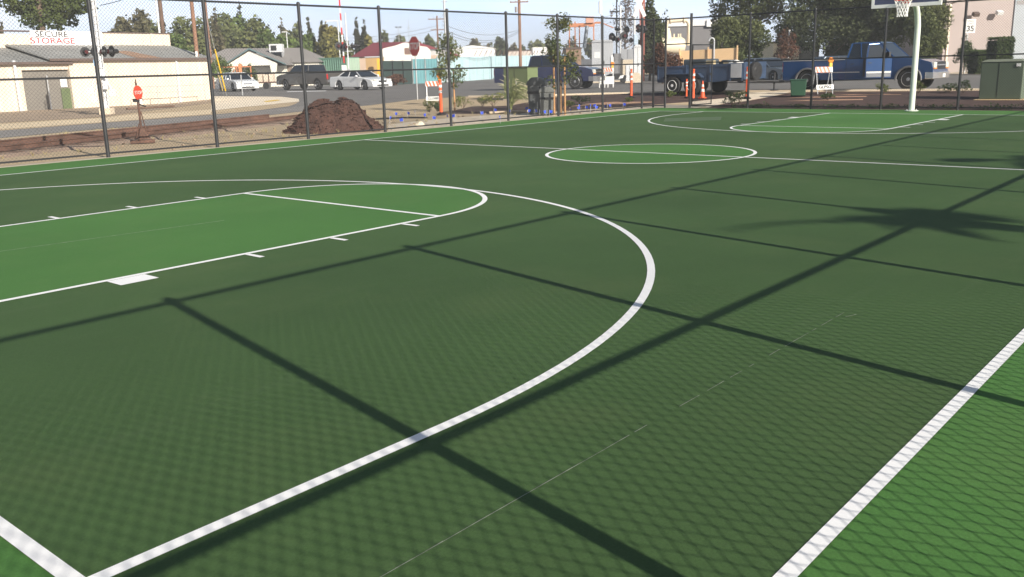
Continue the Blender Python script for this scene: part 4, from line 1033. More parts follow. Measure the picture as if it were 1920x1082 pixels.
mb = MB(); mb.box(X0, xq+1, BK, BK+1.2, 4, pt0); mb.box(xq+1.003, xp, BK+.01, BK+1.2, 4, pt1); mb.box(xp-1.2, xp, BK+1.2, BK+30, 4, pt1-.02); mb.build('parapet', m_stucco, t)
mb = MB(); mb.box(X0-.1, xp+.15, BK-.12, BK+1.3, pt1, pt1+.22); mb.build('coping', m_trim, t)
s0 = hit(57, 75, BK)[0]; s1 = hit(191, 75, BK)[0]; sz1 = zat(58, 100, BK); sz0 = zat(84.5, 100, BK)
mb = MB(); mb.box(s0, s1, BK-.3, BK-.05, sz0, sz1); sg = mb.build('sign', m_signw, t)
hS = sz1-sz0; MM = lambda x, z: Matrix.Translation((x, BK-.33, z)) @ Matrix.Rotation(math.pi/2, 4, 'X')
xa = hit(96, 70, BK)[0]; xb = hit(98, 78, BK)[0]
text('SECURE', hS*.56, MM(xa, sz0+hS*.74), m_blackink, sg, 'lettering', sx=1.28, font_w=.014); text('STORAGE', hS*.60, MM(xb, sz0+hS*.28), m_redink, sg, 'lettering', sx=1.28, font_w=.014)
text('RENTALS', hS*.36, MM(hit(155, 70, BK)[0], sz0+hS*.68), pm('faint_ink', (.55, .42, .42), .6), sg, 'lettering') if False else None
mb = MB(); x_ = hit(286, 75, BK)[0]; mb.box(x_-.5, x_+.35, BK-.14, BK-.02, sz0-.6, pt1); mb.build('parapet_pier', m_stucco, t)
mb = MB(); mb.box(dx0, dx1, .55, .62, -.4, dz); do = mb.build('door', m_door, t)
mb = MB()
z = .4
while z < dz: mb.box(dx0+.02, dx1-.02, .52, .548, z, z+.06); z += .75
mb.build('slats', pm('door_slat', (.16, .145, .13), .6), do)
mb = MB(); mb.box(dx0-.15, dx1+.15, .02, .1, dz-.02, dz+.2); mb.build('lintel', m_trim, do)
xg = hit(88, 170)[0]; mb = MB(); mb.tube((xg, -.6, -.5), (xg, -.6, dz*.86), .1, n=6); mb.build('downpipe', m_galv, t)
for u in (28, 331):
    xg = hit(u, 150)[0]; mb = MB(); mb.box(xg-.2, xg+.2, -.62, -.31, -.4, e2-.2); mb.build('downpipe', m_silver, t)
xg = hit(122, 155)[0]; zg = hit(122, 155)[1]; mb = MB(); mb.box(xg-.6, xg+.6, .42, .5, zg-.75, zg+.75); mb.build('notice_board', m_wpaint, t)
mb = MB(); mb.box(xg-.7, dx1-.05, .35, .5, -.3, zg-.95); mb.build('green_hatch', pm('hatch_green', (.10, .13, .06), .7), t)
# handrail at the right end
mb = MB(); a = hit(225, 133); b = hit(352, 131)
for u in (225, 262, 300, 352): x_ = hit(u, 150)[0]; mb.tube((x_, -5, -.3), (x_, -5, 3.3), .06, n=5)
mb.tube((hit(225, 133)[0], -5, 3.3), (hit(352, 131)[0], -5, 3.3), .06, n=5); mb.tube((hit(225, 133)[0], -5, 2.2), (hit(352, 131)[0], -5, 2.2), .04, n=5)
o = mb.build('handrail', m_galv); o.location = W_.A*F; o.rotation_euler = (0, 0, W_.rz); tag(o, 'thin grey handrail standing before the right end of the cream storage building', 'railing')
mb = MB(); mb.box(0, 9, -.3, .3, 0, .28); o = mb.build('timber_beam', m_wood, bevel=.03); q = G(238, 205.5); o.location = q*F; o.rotation_euler = (0, 0, W_.rz+.03); tag(o, 'long dark timber lying on the paving before the storage building', 'timber')

def house_frame(u0, u1, d0, d1=None):
    return Wall(GD(u0, d0), GD(u1, d1 or d0))
# house with the white gable
W_ = house_frame(395, 592, 312); hit = W_.hit; gz = T(999)
m_grey_roof = pm('grey_shingles', (.22, .205, .195), .9, v=.1, s=.5, v2=.12, s2=8)
m_white_st = pm('white_stucco', (.72, .69, .60), .9, v=.04, s=.5)
t = thing('gabled_house', 'low house with a white front gable, grey shingle roof and teal fascia', 'house', W_.A+Vector((0, 0, 0)), W_.rz)
rz_ = hit(430, 88)[1]; ez = hit(430, 120)[1]; xl = hit(385, 120)[0]-6; xr = hit(592, 125)[0]; xr2 = hit(545, 92)[0]
mb = MB(); mb.box(xl, xr, 6, 30, gz-.5, ez+.2); mb.build('wall', m_white_st, t)
mb = MB(); mb.frustum([(xl-1, 5, ez), (xr+1, 5, ez), (xr+1, 32, ez), (xl-1, 32, ez)], [(xl+8, 18, rz_), (xr2, 18, rz_-.4), (xr2, 18.5, rz_-.4), (xl+8, 18.5, rz_)]); rf = mb.build('roof', m_grey_roof, t)
ax, az = hit(468, 93, -6); bx0, bz0 = hit(423, 122, -6); bx1, _ = hit(534, 123, -6)
mb = MB(); mb.prism([(bx0+.5, gz-.5), (bx0+.5, bz0), (ax, az-.4), (bx1-2.5, bz0+.2), (bx1-4, gz-.5), (bx1-5, gz+7), (bx0+3, gz+7), (bx0+2.4, gz-.5)], -6, -5.6, 'y'); mb.build('gable_wall', m_white_st, t)
mb = MB(); mb.prism([(bx0-.8, bz0-.4), (ax, az), (bx1+.6, bz0-.5), (bx1+.6, bz0-.1), (ax, az+.45), (bx0-.8, bz0)], -6.6, 8, 'y'); mb.build('gable_roof', m_grey_roof, t)
mb = MB(); mb.prism([(ax-.3, az-.3), (ax, az), (bx1+.6, bz0-.5), (bx1+.6, bz0-.1), (ax, az+.5), (bx0-.8, bz0+.05), (bx0-.8, bz0-.4), (ax-.6, az-.35)], -6.8, -6.62, 'y'); mb.build('fascia', pm('teal_fascia', (.10, .16, .17), .6), t)
mb = MB(); mb.box(bx0+1, bx1-1, -2, 5.9, gz-.4, gz+6.8); mb.build('porch_back', m_white_st, t)
mb = MB(); q0, qz = hit(500, 124, 0); q1, _ = hit(540, 123, 0); mb.frustum([(q0-2, 0, qz), (q1, 0, qz), (q1, 7, qz+2.4), (q0+1, 7, qz+2.4)], [(q0-2, 0, qz+.3), (q1, 0, qz+.3), (q1, 7, qz+2.7), (q0+1, 7, qz+2.7)]); mb.build('porch_roof', m_grey_roof, t)
d0_, _ = hit(507, 140, 1.5); d1_, _ = hit(519, 140, 1.5); mb = MB(); mb.box(q0, q1, 1.6, 6, gz-.4, qz); mb.build('porch_wall', pm('brown_wall', (.20, .15, .12), .9), t)
mb = MB(); mb.box(d0_, d1_, 1.45, 1.58, gz, gz+6.6); mb.build('door', m_wpaint, t)
d0_, _ = hit(522, 140, 1.5); d1_, _ = hit(532, 140, 1.5); mb = MB(); mb.box(d0_, d1_, 1.45, 1.58, gz+3, gz+6.4); wn = mb.build('window', m_wpaint, t)
mb = MB(); mb.box(d0_+.25, d1_-.25, 1.4, 1.448, gz+3.25, gz+6.15); mb.build('pane', pm('red_curtain', (.22, .05, .04), .4), wn)
c0, cz0 = hit(505, 98, 9); c1, cz1 = hit(533, 82, 9)
mb = MB(); mb.box(c0, c1-1, 9, 12.5, cz0, cz1); k = mb.build('roof_cooler', m_silver, t, bevel=.05)
mb = MB(); mb.box(c0+.6, c0+2.6, 8.93, 8.99, cz0+.5, cz1-.5); mb.build('louvre', m_black, k)
mb = MB()
for x in (c0+.2, c1-1.2): mb.box(x, x+.15, 9.1, 12.4, cz0-1.6, cz0)
mb.build('stand', m_galv, k)
# shipping container
W_ = house_frame(536, 652, 330, 318); hit = W_.hit
m_cont = pm('container_green', (.10, .21, .155), .6, v=.12, s=.6)
t = thing('shipping_container', 'ribbed green shipping container behind the dark grey pickup', 'container', W_.A, W_.rz)
ln_ = W_.len; z1_ = hit(600, 109)[1]
mb = MB(); mb.box(0, ln_, 0, 7.8, gz, z1_-.1)
x = .5
while x < ln_-.5: mb.frustum([(x, 0, gz+.4), (x+.55, 0, gz+.4), (x+.55, 0, z1_-.5), (x, 0, z1_-.5)], [(x+.14, -.17, gz+.4), (x+.41, -.17, gz+.4), (x+.41, -.17, z1_-.5), (x+.14, -.17, z1_-.5)]); x += .95
mb.build('ribbed_body', m_cont, t)
mb = MB(); mb.box(-.05, ln_+.05, -.2, .05, z1_-.5, z1_-.05); mb.box(-.05, ln_+.05, -.2, .05, gz, gz+.4)
for x in (-.05, ln_-.3): mb.box(x, x+.35, -.22, .06, gz+.02, z1_-.04)
mb.box(-.05, ln_+.05, 0, 7.85, z1_-.1, z1_); mb.build('frame', m_cont, t)
mb = MB(); mb.box(ln_+.003, ln_+.12, .2, 7.6, gz+.2, z1_-.3); en = mb.build('end_doors', pm('pale_green', (.33, .45, .34), .6, v=.1), t)
mb = MB()
for y in (1.6, 3.0, 4.8, 6.2): mb.tube((ln_+.2, y, gz+.3), (ln_+.2, y, z1_-.4), .07, n=6)
mb.build('locking_bars', m_galv, en)
def simple_building(name, label, u0, u1, d, vtop, wallm, roofm, veave=None, depthy=25, d1=None, parts=(), kind='gable_y', vbase=None):
    W_ = house_frame(u0, u1, d, d1); t = thing(name, label, 'building', W_.A, W_.rz)
    um = (u0+u1)/2; ez = W_.hit(um, veave or vtop)[1]; tz = W_.hit(um, vtop, depthy/2 if veave else 0)[1]
    mb = MB(); mb.box(0, W_.len, 0, depthy, T(999)-.5, ez); mb.build('wall', wallm, t)
    if veave:
        if kind == 'gable_x': mb = MB(); mb.prism([(-1, ez), (depthy+1, ez), (depthy/2, tz)], -1, W_.len+1, 'x'); mb.build('roof', roofm, t)
        elif kind == 'front': mb = MB(); mb.prism([(-.8, ez), (W_.len+.8, ez), (W_.len/2, W_.hit(um, vtop)[1])], -.6, depthy, 'y'); mb.build('roof', roofm, t)
        else: mb = MB(); mb.frustum([(-1, -1, ez), (W_.len+1, -1, ez), (W_.len+1, depthy+1, ez), (-1, depthy+1, ez)], [(W_.len*.25, depthy*.45, tz), (W_.len*.75, depthy*.45, tz), (W_.len*.75, depthy*.55, tz), (W_.len*.25, depthy*.55, tz)]); mb.build('roof', roofm, t)
    else: mb = MB(); mb.box(-.3, W_.len+.3, -.3, depthy+.3, ez, ez+.5); mb.build('roof', roofm, t)
    return t, W_
m_maroon = pm('maroon_roof', (.19, .035, .045), .6, v=.1, s=.4)
m_redroof = pm('red_roof', (.40, .10, .075), .6, v=.1, s=.4)
m_tan = pm('tan_render', sr(226, 190, 145), .85, v=.06, s=.5)
m_grw = pm('grey_wall', (.26, .25, .25), .8, v=.06, s=.4)
simple_building('barn', 'low building with a bright red roof behind the green container', 566, 628, 430, 100, m_tan, m_redroof, 109, kind='gable_x')
# maroon roofed hall with the white curved front
W_ = house_frame(665, 822, 372); hit = W_.hit
t = thing('mission_hall', 'maroon roofed hall with a white curved parapet front behind the stop sign', 'building', W_.A, W_.rz)
ez = hit(700, 106)[1]; rz_ = hit(700, 80, 20)[1]
mb = MB(); mb.box(0, W_.len, 0, 45, gz-.5, ez-.1); mb.build('wall', pm('tan_pink_wall', (.50, .38, .30), .9), t)
x1_ = hit(720, 100)[0]; x2_ = hit(705, 80, 20)[0]
mb = MB(); mb.frustum([(-1, -1, ez), (x1_+2, -1, ez), (W_.len+8, 40, ez), (-1, 40, ez)], [(x2_-1, 20, rz_), (W_.len*.7, 20, rz_), (W_.len*.7, 21, rz_), (x2_-1, 21, rz_)]); mb.build('roof', m_maroon, t)
pts = [(717, 92), (722, 90), (740, 86), (757, 80), (764, 80), (768, 84), (792, 87), (800, 88), (806, 93), (807, 100)]
pl = [hit(u, v, -3) for u, v in pts]; pl = [(pl[0][0], gz-.5)]+pl+[(pl[-1][0], gz-.5)]
mb = MB(); mb.prism(pl, -3, -2, 'y'); fr = mb.build('parapet_front', pm('white_render', (.80, .79, .74), .9, v=.03), t)
a = hit(758, 90, -3); b = hit(775, 102, -3); mb = MB(); mb.box(a[0], b[0], -3.1, -3.01, b[1], a[1]); mb.build('window', pm('brown_shutter', (.20, .12, .10), .7), fr)
simple_building('tan_shed', 'small tan and yellow shed right of the green container', 688, 716, 350, 108, pm('tan_shed_wall', (.42, .27, .12), .8, v=.2, s=.6), m_galv, depthy=10)
mb = MB(); q = GD(713, 345); mb.box(-.8, .8, -.4, .4, 0, 6.2); o = mb.build('yellow_sign_board', pm('yellow_board', (.75, .42, .03), .6), bevel=.03)
o.location = (q+Vector((0, 0, 2.6)))*F; o.rotation_euler = (0, 0, hd(1, 0)); tag(o, 'upright yellow board at the right end of the tan shed', 'sign board')
# fences across the street
def panel_fence(name, label, u0, d0, u1, d1, h0, h1, mat, ribs=1.0, cap=None, cat='fence', th=.25):
    A = GD(u0, d0); B = GD(u1, d1); W_ = Wall(A, B); t = thing(name, label, cat, Vector((A.x, A.y, 0)), W_.rz)
    z0 = T(999)-.3; n = max(1, int(W_.len/ribs)); mb = MB(); mb.frustum([(0, 0, z0), (W_.len, 0, z0), (W_.len, th, z0), (0, th, z0)], [(0, 0, z0+h0), (W_.len, 0, z0+h1), (W_.len, th, z0+h1), (0, th, z0+h0)])
    for i in range(n+1):
        x = W_.len*i/n; h = h0+(h1-h0)*i/n
        if ribs < 50 and ribs > .3: mb.box(x-.1, x+.1, -.12, 0, z0, z0+h-.05)
    mb.build('panels', mat, t)
    mb = MB(); k = max(2, int(W_.len/9))
    pm_ = None
    for i in range(k+1):
        x = W_.len*i/k; h = h0+(h1-h0)*i/k
        mb = MB(); mb.box(x-.15, x+.15, -.32, -.121, z0, z0+h+.5); mb.build('post', m_galv if cap is None else cap, t)
    return t
panel_fence('canvas_fence', 'dark green canvas covered fence behind the white coupe', 716, 262, 774, 292, 7.3, 7.4, pm('dark_canvas', (.030, .055, .050), .85, v=.3, s=.5), ribs=60, cap=m_black)
panel_fence('corrugated_fence', 'teal corrugated fence right behind the stop sign post', 774, 292, 821, 300, 8.0, 8.0, pm('teal_sheet', (.13, .30, .33), .5, v=.15, s=.8), ribs=1.2)
m_lblue = pm('light_blue_sheet', (.48, .65, .69), .55, v=.07, s=.3, streak=.08)
panel_fence('blue_yard_wall', 'long light blue metal yard wall topped with razor wire across the street', 821, 300, 1062, 520, 8.4, 11.0, m_lblue, ribs=6.5, cap=m_lblue)
A = GD(890, 352); B = GD(1062, 520); W_ = Wall(A, B); rr = random.Random(6); n = 26
mb = MB()
for i in range(n):
    x = W_.len*i/n; z = T(999)+9.1+1.9*i/n
    mb.tube((x, -.1, z-.2), (x+1.6, -.9, z+2.0), .12, n=4); 
    if rr.random() < .7: mb.tube((x+1.6, -.9, z+2.0), (x+3.4, -.2, z-.2), .07, n=4)
o = mb.build('razor_wire', m_rust); o.location = W_.A*F; o.rotation_euler = (0, 0, W_.rz); tag(o, 'row of leaning razor wire arms along the top of the light blue wall', 'razor wire')
simple_building('warehouse', 'white low-gabled warehouse behind the light blue wall', 848, 928, 560, 85, pm('white_metal', (.74, .75, .76), .6), pm('white_roof', (.74, .75, .76), .6), 91, kind='front', depthy=60)
simple_building('long_shed', 'long pale flat building with a brown roof edge right of the tall pole', 930, 1000, 640, 96, pm('pale_wall', (.60, .52, .47), .8), m_trim, depthy=40)
simple_building('white_trailer_box', 'white box building at the end of the light blue wall', 1000, 1027, 600, 90, m_wpaint, m_wpaint, depthy=30)
simple_building('dark_roof_shed', 'small flat roofed shed between the stop sign and the young tree', 806, 842, 380, 94, pm('greywhite', (.5, .5, .5), .8), pm('dark_roof', (.12, .11, .12), .7), depthy=14)
simple_building('brown_shed', 'brown shed under the orange gantry', 1062, 1090, 330, 92, pm('brown_shed_wall', (.26, .17, .12), .9, v=.2), m_trim, depthy=14)
# orange gantry with a slanted grey conveyor
P = GD(1098, 352); S_ = 352/1704.
t = thing('yard_gantry', 'rusty orange steel gantry with a slanting grey conveyor behind the navy pickup', 'gantry', P, hd(1, 0))
m_orust = pm('orange_rust', (.50, .20, .10), .8, v=.25, s=.5)
hz0 = HZ(P, 46)-P.z; X = lambda u: (u-1098)*S_
for u in (1068.5, 1079, 1087, 1113.5):
    mb = MB(); mb.box(X(u)-.2, X(u)+.2, -.2, .2, 0, hz0+(1.2 if u < 1080 else 0)); mb.build('leg', m_orust, t)
mb = MB(); mb.box(X(1068), X(1115), -.5, .5, hz0-.9, hz0+.5); mb.build('beam', m_orust, t)
mb = MB(); mb.box(X(1115), X(1128), -.3, .3, hz0+.2, hz0+.9); mb.tube((X(1128), 0, hz0+.5), (X(1150), 0, hz0-1.5), .2, n=6); mb.build('outrigger', m_orust, t)
mb = MB(); mb.box(X(1068), X(1113), -.25, .25, HZ(P, 81)-P.z-.3, HZ(P, 81)-P.z); mb.build('lower_beam', m_rust, t)
mb = MB(); mb.box(X(1099), X(1113), -1.4, 1.4, hz0+.5, hz0+2.8); mb.build('hoist_box', pm('pink_orange', (.60, .32, .24), .7), t)
mb = MB(); mb.tube((X(1101), -1, hz0-.5), (X(1095.5), -1, HZ(P, 90)-P.z), .75, n=6); mb.build('conveyor', pm('grey_blue_steel', (.26, .29, .33), .6, v=.15), t)
t = thing('yard_machine', 'dark grey machine body standing below the gantry conveyor', 'machine', GD(1098, 330), hd(1, 0))
mb = MB(); mb.box(-2.4, 3.2, 0, 6, 3, 6.5); mb.prism([(-3.5, .5), (3.5, .5), (3.8, 3), (-3, 3)], 0, 6, 'y'); mb.build('body', pm('machine_grey', (.10, .105, .12), .5, v=.2), t, bevel=.15)
for x in (-2.4, 2.4): mb = MB(); mb.tube((x, -.1, 1.1), (x, .9, 1.1), 1.1, n=14); mb.build('wheel', m_tyre, t)

# tank, pipes, tan wall and the grey workshop behind the trailer
W_ = house_frame(1252, 1340, 330); hit = W_.hit
t = thing('workshop', 'large dark grey workshop wall with a white roof band behind the tan tank', 'building', W_.A, W_.rz)
z1_ = hit(1290, 49)[1]; z2_ = hit(1290, 31)[1]
mb = MB(); mb.box(0, 26, 0, 40, gz-.5, z1_); mb.build('wall', pm('workshop_grey', (.16, .155, .16), .8, v=.05), t)
mb = MB(); mb.box(-.4, 27, -.5, 41, z1_, z2_-1.2); mb.build('roof_band', pm('pale_band', (.62, .61, .60), .7, v=.04), t)
mb = MB(); a = hit(1324, 38); b = hit(1336, 50); mb.box(a[0], b[0], -1.2, -.55, b[1], a[1]); mb.build('wall_light', m_wpaint, t)
P = GD(1262, 250); S_ = 250/1704.; zt = HZ(P, 70)-P.z
t = thing('storage_tank', 'cream horizontal tank with an arched overhead pipe behind the trailer', 'tank', P, hd(1, 0))
m_cream = pm('cream_paint', (.72, .62, .46), .5, v=.07, s=.6)
mb = MB(); rT = 2.2; x0, x1 = -4.2, 2.6
mb.lathe([(.05, x0-1), (rT*.7, x0-.7), (rT, x0), (rT, x1-.4), (rT*.75, x1+.35), (.05, x1+.6)], c=(0, 0, zt-rT), ax='x', n=24); mb.build('vessel', m_cream, t, smooth=True)
X = lambda u: (u-1262)*S_; hzv = lambda v: HZ(P, v)-P.z
mb = MB(); mb.path([(X(1247), 0, zt-.5), (X(1247), 0, hzv(50)), (X(1249), 0, hzv(42)), (X(1255), 0, hzv(39)), (X(1280), 0, hzv(38)), (X(1287), 0, hzv(40)), (X(1290), 0, hzv(47)), (X(1290.5), 0, hzv(86))], .55, 12)
mb.lathe([(1.2, zt-.5), (1.0, zt+1.0), (.6, zt+2.5)], c=(X(1250), 0, 0), n=14)
for u in (1255, 1280): mb.tube((X(u)-.15, 0, hzv(38.6)), (X(u)+.15, 0, hzv(38.4)), .85, n=14)
mb.build('overhead_pipe', m_cream, t, smooth=True)
for u in (1262, 1270, 1274): mb = MB(); mb.tube((X(u), -.3, zt-.3), (X(u), -.3, zt+.9), .22, n=8); mb.build('valve', m_cream, t)
mb = MB(); mb.box(-3.6, -2.9, -1.5, 1.5, 0, zt-rT); mb.box(1.6, 2.2, -1.5, 1.5, 0, zt-rT); mb.build('saddles', m_side, t)
t = panel_fence('block_wall', 'smooth tan block wall behind the trailer and open gate', 1274, 212, 1381, 206, 7.2, 7.5, m_tan, ribs=60, cap=m_tan, cat='wall', th=.6)
P = GD(1345, 190)
t = thing('vent_pipe', 'thin grey pipe bent over at its top before the tan wall', 'pipe', GD(1337, 160), 0)
hp_ = HZ(GD(1337, 160), 70)-.95
mb = MB(); mb.path([(0, 0, 0), (0, 0, hp_-.6)]+[tuple(-RV*(.45*(1-math.cos(a)))+Vector((0, 0, hp_-.6+.5*math.sin(a)))) for a in [math.radians(18*i) for i in range(1, 11)]], .14, 8); mb.build('pipe', m_galv, t, smooth=True)
mb = MB(); mb.lathe([(.3, 0), (.3, .15)], n=10); mb.build('flange', m_galv, t)
# pink building on the right
A = GD(1764, 240); B = GD(2040, 244); W_ = Wall(A, B); hit = W_.hit
m_pink = pm('pink_stucco', (.36, .305, .29), .9, v=.04, s=.4, v2=.03, s2=10, bump=.15, bs=20)
t = thing('pink_building', 'tall pinkish stucco building on the right with wall lamps', 'building', Vector((A.x, A.y, 0)), W_.rz)
mb = MB(); mb.box(0, W_.len, 0, 60, gz-.5, 34); wl = mb.build('wall', m_pink, t)
a = hit(1777, 50)[0]; mb = MB(); mb.box(a-.0, a+.45, -.35, -.002, gz-.3, hit(1781, 8)[1]); mb.build('downpipe', pm('cream_pipe', (.80, .70, .55), .6), t)
a = hit(1777, 50)[0]; mb = MB(); mb.box(-.3, a-.9, -.5, 0.0, gz-.4, 34.01); mb.build('corner_pier', m_pink, t)
mb = MB(); q = hit(1783, 7); mb.tube((q[0], -.4, q[1]), (hit(1803, -2)[0], -.4, hit(1803, -2)[1]), .18, n=6); mb.build('conduit', m_trim, t)
for u, v in ((1822, 29), (1866, 26)):
    x_, z_ = hit(u, v); mb = MB(); mb.tube((x_, 0, z_), (x_, -1.3, z_+.1), .12, n=6); mb.cbox((x_, -1.8, z_+.2), (1.6, 1.2, .9), M=Matrix.Rotation(.5, 3, 'X')); f = mb.build('wall_lamp', m_silver if u > 1840 else m_trim, t, bevel=.08)
x_, z_ = hit(1897, 60); mb = MB(); mb.box(x_, x_+40, -.35, -.01, gz-.5, hit(1905, -6)[1]); mb.build('white_bay', pm('bay_white_shaded', (.33, .36, .39), .85, v=.03), t)  # white wall, its shade put into the grey-blue base colour
q = hit(1906, 5); mb = MB(); mb.box(x_+.4, x_+6, -.45, -.36, q[1]-.5, q[1]+.5); mb.build('bay_vent', m_grw, t)

# ------------------------------------------------------------------ trees
lf_oak = leafmat('oak_leaf', (.085, .108, .042), (.155, .165, .060), .12)
lf_deep = leafmat('deep_green_leaf', (.040, .054, .026), (.085, .100, .040), .15)
lf_brn = leafmat('brownish_leaf', (.140, .120, .070), (.095, .095, .046), .15)
lf_gold = leafmat('golden_leaf', (.22, .19, .055), (.12, .13, .040), .2)
lf_bright = leafmat('bright_leaf', (.130, .180, .050), (.080, .115, .038), .2)
lf_pine = leafmat('pine_needle', (.045, .070, .022), (.095, .115, .030), .35)
lf_cyp = leafmat('cypress_leaf', (.040, .048, .026), (.070, .068, .038), .3)
lf_red = leafmat('red_leaf', (.13, .060, .040), (.085, .050, .034), .3)
lf_hedge = leafmat('hedge_leaf', (.040, .062, .022), (.065, .095, .026), .4)
def T_(name, label, u, d, vtop, wpx, mat, seed, **kw):
    P = GD(u, d); h = HZ(P, vtop)-P.z; w = wpx*d/1704.
    kw.setdefault('n', 2400); kw.setdefault('leaf', max(.35, d*.0042))
    return tree(name, label, P, h, w, mat, seed, **kw)
# top left pine hangs above the frame
P = GD(95, 200)
rr = random.Random(31); t = thing('pine_tree', 'big dark pine crown filling the top left corner above the storage sign', 'tree', P, 0)
mb = MB(); mb.path([(0, 0, 0), (.5, 0, 18), (0, 0, 40)], 1.0, 10, r1=.3); mb.build('trunk', m_bark, t, smooth=True)
bl = []
for (u, v, r) in ((10, -15, 32), (45, 5, 34), (80, 20, 40), (120, 15, 36), (150, 12, 26), (60, 38, 24), (100, 42, 22), (130, 40, 18), (30, 18, 20), (90, -15, 46), (140, -20, 40), (165, 0, 14), (0, 5, 16), (70, 50, 12), (112, 52, 12)):
    q = D(u, v, 200+rr.uniform(-6, 6))-P; k_ = r*200/1704.; bl.append(((q.x, q.y, q.z), (k_, k_, k_*.62)))
mb = MB(); leaves(mb, bl, 9000, .8, rr); mb.build('crown', lf_pine, t, fix=False)
T_('tree', 'small brown tree peeping over the storage roof at the left edge', 14, 330, 34, 36, lf_brn, 32, trunk=.2, n=700)
T_('tree', 'dark tree behind the left end of the storage roof', -20, 300, 26, 60, lf_oak, 33, n=900)
G1 = 'trees behind the storage building'
T_('tree', 'brown-green tree left of the tall brown pole above the storage roof', 262, 300, 20, 74, lf_brn, 34, group=G1, n=3000)
T_('tree', 'dark tree right of the brown pole, its lower crown behind the roof end', 305, 330, 26, 70, lf_oak, 35, group=G1, n=2400)
T_('tree', 'yellow-green bushy tree between the brown pole and the banded pole', 332, 270, 58, 66, lf_bright, 36, group=G1, n=2400, trunk=.1)
T_('tree', 'tall dark tree behind the banded wooden pole', 366, 340, 19, 76, lf_oak, 37, group=G1, n=3000)
G2 = 'tall trees behind the gabled house'
T_('tree', 'broad dark green tree rising behind the white gabled house', 418, 380, 24, 86, lf_oak, 38, group=G2, n=3600)
T_('tree', 'pointed conifer topping the trees left of the gable peak', 416, 360, 5, 30, lf_brn, 39, group=G2, shape='cone', n=1500)
T_('tree', 'green tree left of the narrow dark cypress tip', 446, 390, 26, 70, lf_bright, 40, group=G2, n=2600)
T_('tree', 'narrow dark cypress tip above the roof cooler', 461, 395, 7, 15, lf_cyp, 41, group=G2, shape='column', n=1000)
T_('tree', 'wide olive tree behind the roof cooler', 482, 370, 38, 80, lf_oak, 42, group=G2, n=3200, trunk=.08)
T_('tree', 'yellow-green tree right of the roof cooler', 520, 350, 52, 72, lf_bright, 43, group=G2, n=3200, trunk=.06)
T_('tree', 'pointed brown conifer left of the row of cypress tips', 537, 420, 33, 28, lf_brn, 44, group=G2, shape='cone', n=1100)
T_('tree', 'dark rounded tree left of the second fence cypress', 556, 430, 45, 40, lf_oak, 45, group=G2, n=1400)
T_('tree', 'dark cypress tip directly behind the fence post above the container', 569, 440, 35, 20, lf_cyp, 46, group=G2, shape='column', n=1000)
T_('tree', 'dark cypress with a forked tip above the container', 587, 440, 36, 20, lf_cyp, 47, group=G2, shape='cone', n=1000)
T_('tree', 'small dark cypress above the golden tree', 610, 450, 37, 16, lf_cyp, 48, group=G2, shape='column', n=900)
T_('tree', 'green leafy tree left of the golden one above the container', 578, 355, 60, 56, lf_bright, 49, group=G2, n=2400, trunk=.06)
T_('tree', 'golden-leaved tree above the right half of the container', 618, 352, 52, 52, lf_gold, 50, group=G2, n=2800, trunk=.06)
T_('tree', 'dull green tree right of the golden one, behind the crossing gate', 645, 400, 60, 44, lf_oak, 51, group=G2, n=1600, trunk=.06)
G3 = 'trees behind the maroon roof'
T_('tree', 'left one of the twin cypresses above the maroon roof', 675, 430, 37, 13, lf_cyp, 52, group=G3, shape='column', n=1100)
T_('tree', 'right one of the twin cypresses above the maroon roof', 688, 430, 41, 17, lf_cyp, 53, group=G3, shape='column', n=1100)
T_('tree', 'yellowish tree below the twin cypresses', 700, 400, 64, 44, lf_gold, 54, group=G3, n=1300, trunk=.06)
T_('tree', 'grey-green tree just right of the fence post above the maroon roof', 727, 520, 57, 34, lf_oak, 55, group=G3, n=1300, trunk=.05)
T_('tree', 'grey-green low tree left of the stop sign', 752, 540, 64, 42, lf_oak, 56, group=G3, n=1300, trunk=.05)
T_('tree', 'low yellowish tree touching the right edge of the stop sign', 790, 520, 72, 22, lf_gold, 57, group=G3, n=700, trunk=.05)
T_('tree', 'low dark tree between the stop sign and the red-brown pole', 806, 560, 66, 34, lf_oak, 58, group=G3, n=1200, trunk=.05)
G4 = 'far trees along the skyline'
T_('tree', 'rounded far tree above the white warehouse', 893, 700, 67, 46, lf_brn, 59, group=G4, n=1900, trunk=.04)
T_('tree', 'low far tree between the warehouse and the dark upright tree', 920, 720, 78, 34, lf_oak, 60, group=G4, n=1000, trunk=.04)
T_('tree', 'dark upright far tree behind the fence post left of the tall pole', 941, 640, 58, 26, lf_deep, 61, group=G4, n=1700, trunk=.04)
T_('tree', 'low far tree left of the tall transformer pole', 962, 700, 75, 34, lf_brn, 62, group=G4, n=1100, trunk=.04)
T_('tree', 'small far tree right of the tall transformer pole', 982, 720, 79, 20, lf_oak, 63, group=G4, n=600, trunk=.04)
T_('tree', 'far tree with a pointed tip left of the T-shaped pole', 1003, 730, 72, 26, lf_oak, 64, group=G4, n=900, trunk=.04)
T_('tree', 'far rounded tree behind the pointed young tree', 1022, 710, 68, 40, lf_oak, 65, group=G4, n=1500, trunk=.04)
T_('tree', 'low brown far tree behind the left gantry legs', 1075, 700, 74, 52, lf_brn, 66, group=G4, n=1400, trunk=.04)
T_('tree', 'low far tree behind the right gantry leg', 1118, 700, 70, 44, lf_oak, 67, group=G4, n=1200, trunk=.04)
T_('conifer_tree', 'tall dense dark conifer left of the gate opening', 1218, 235, -14, 64, lf_deep, 68, shape='cone', n=12000, trunk=.12, leaf=.7)
T_('tree', 'thin sparse twiggy tree right of the dark conifer', 1240, 245, 12, 22, lf_oak, 69, n=350, trunk=.3, leaf=.6)
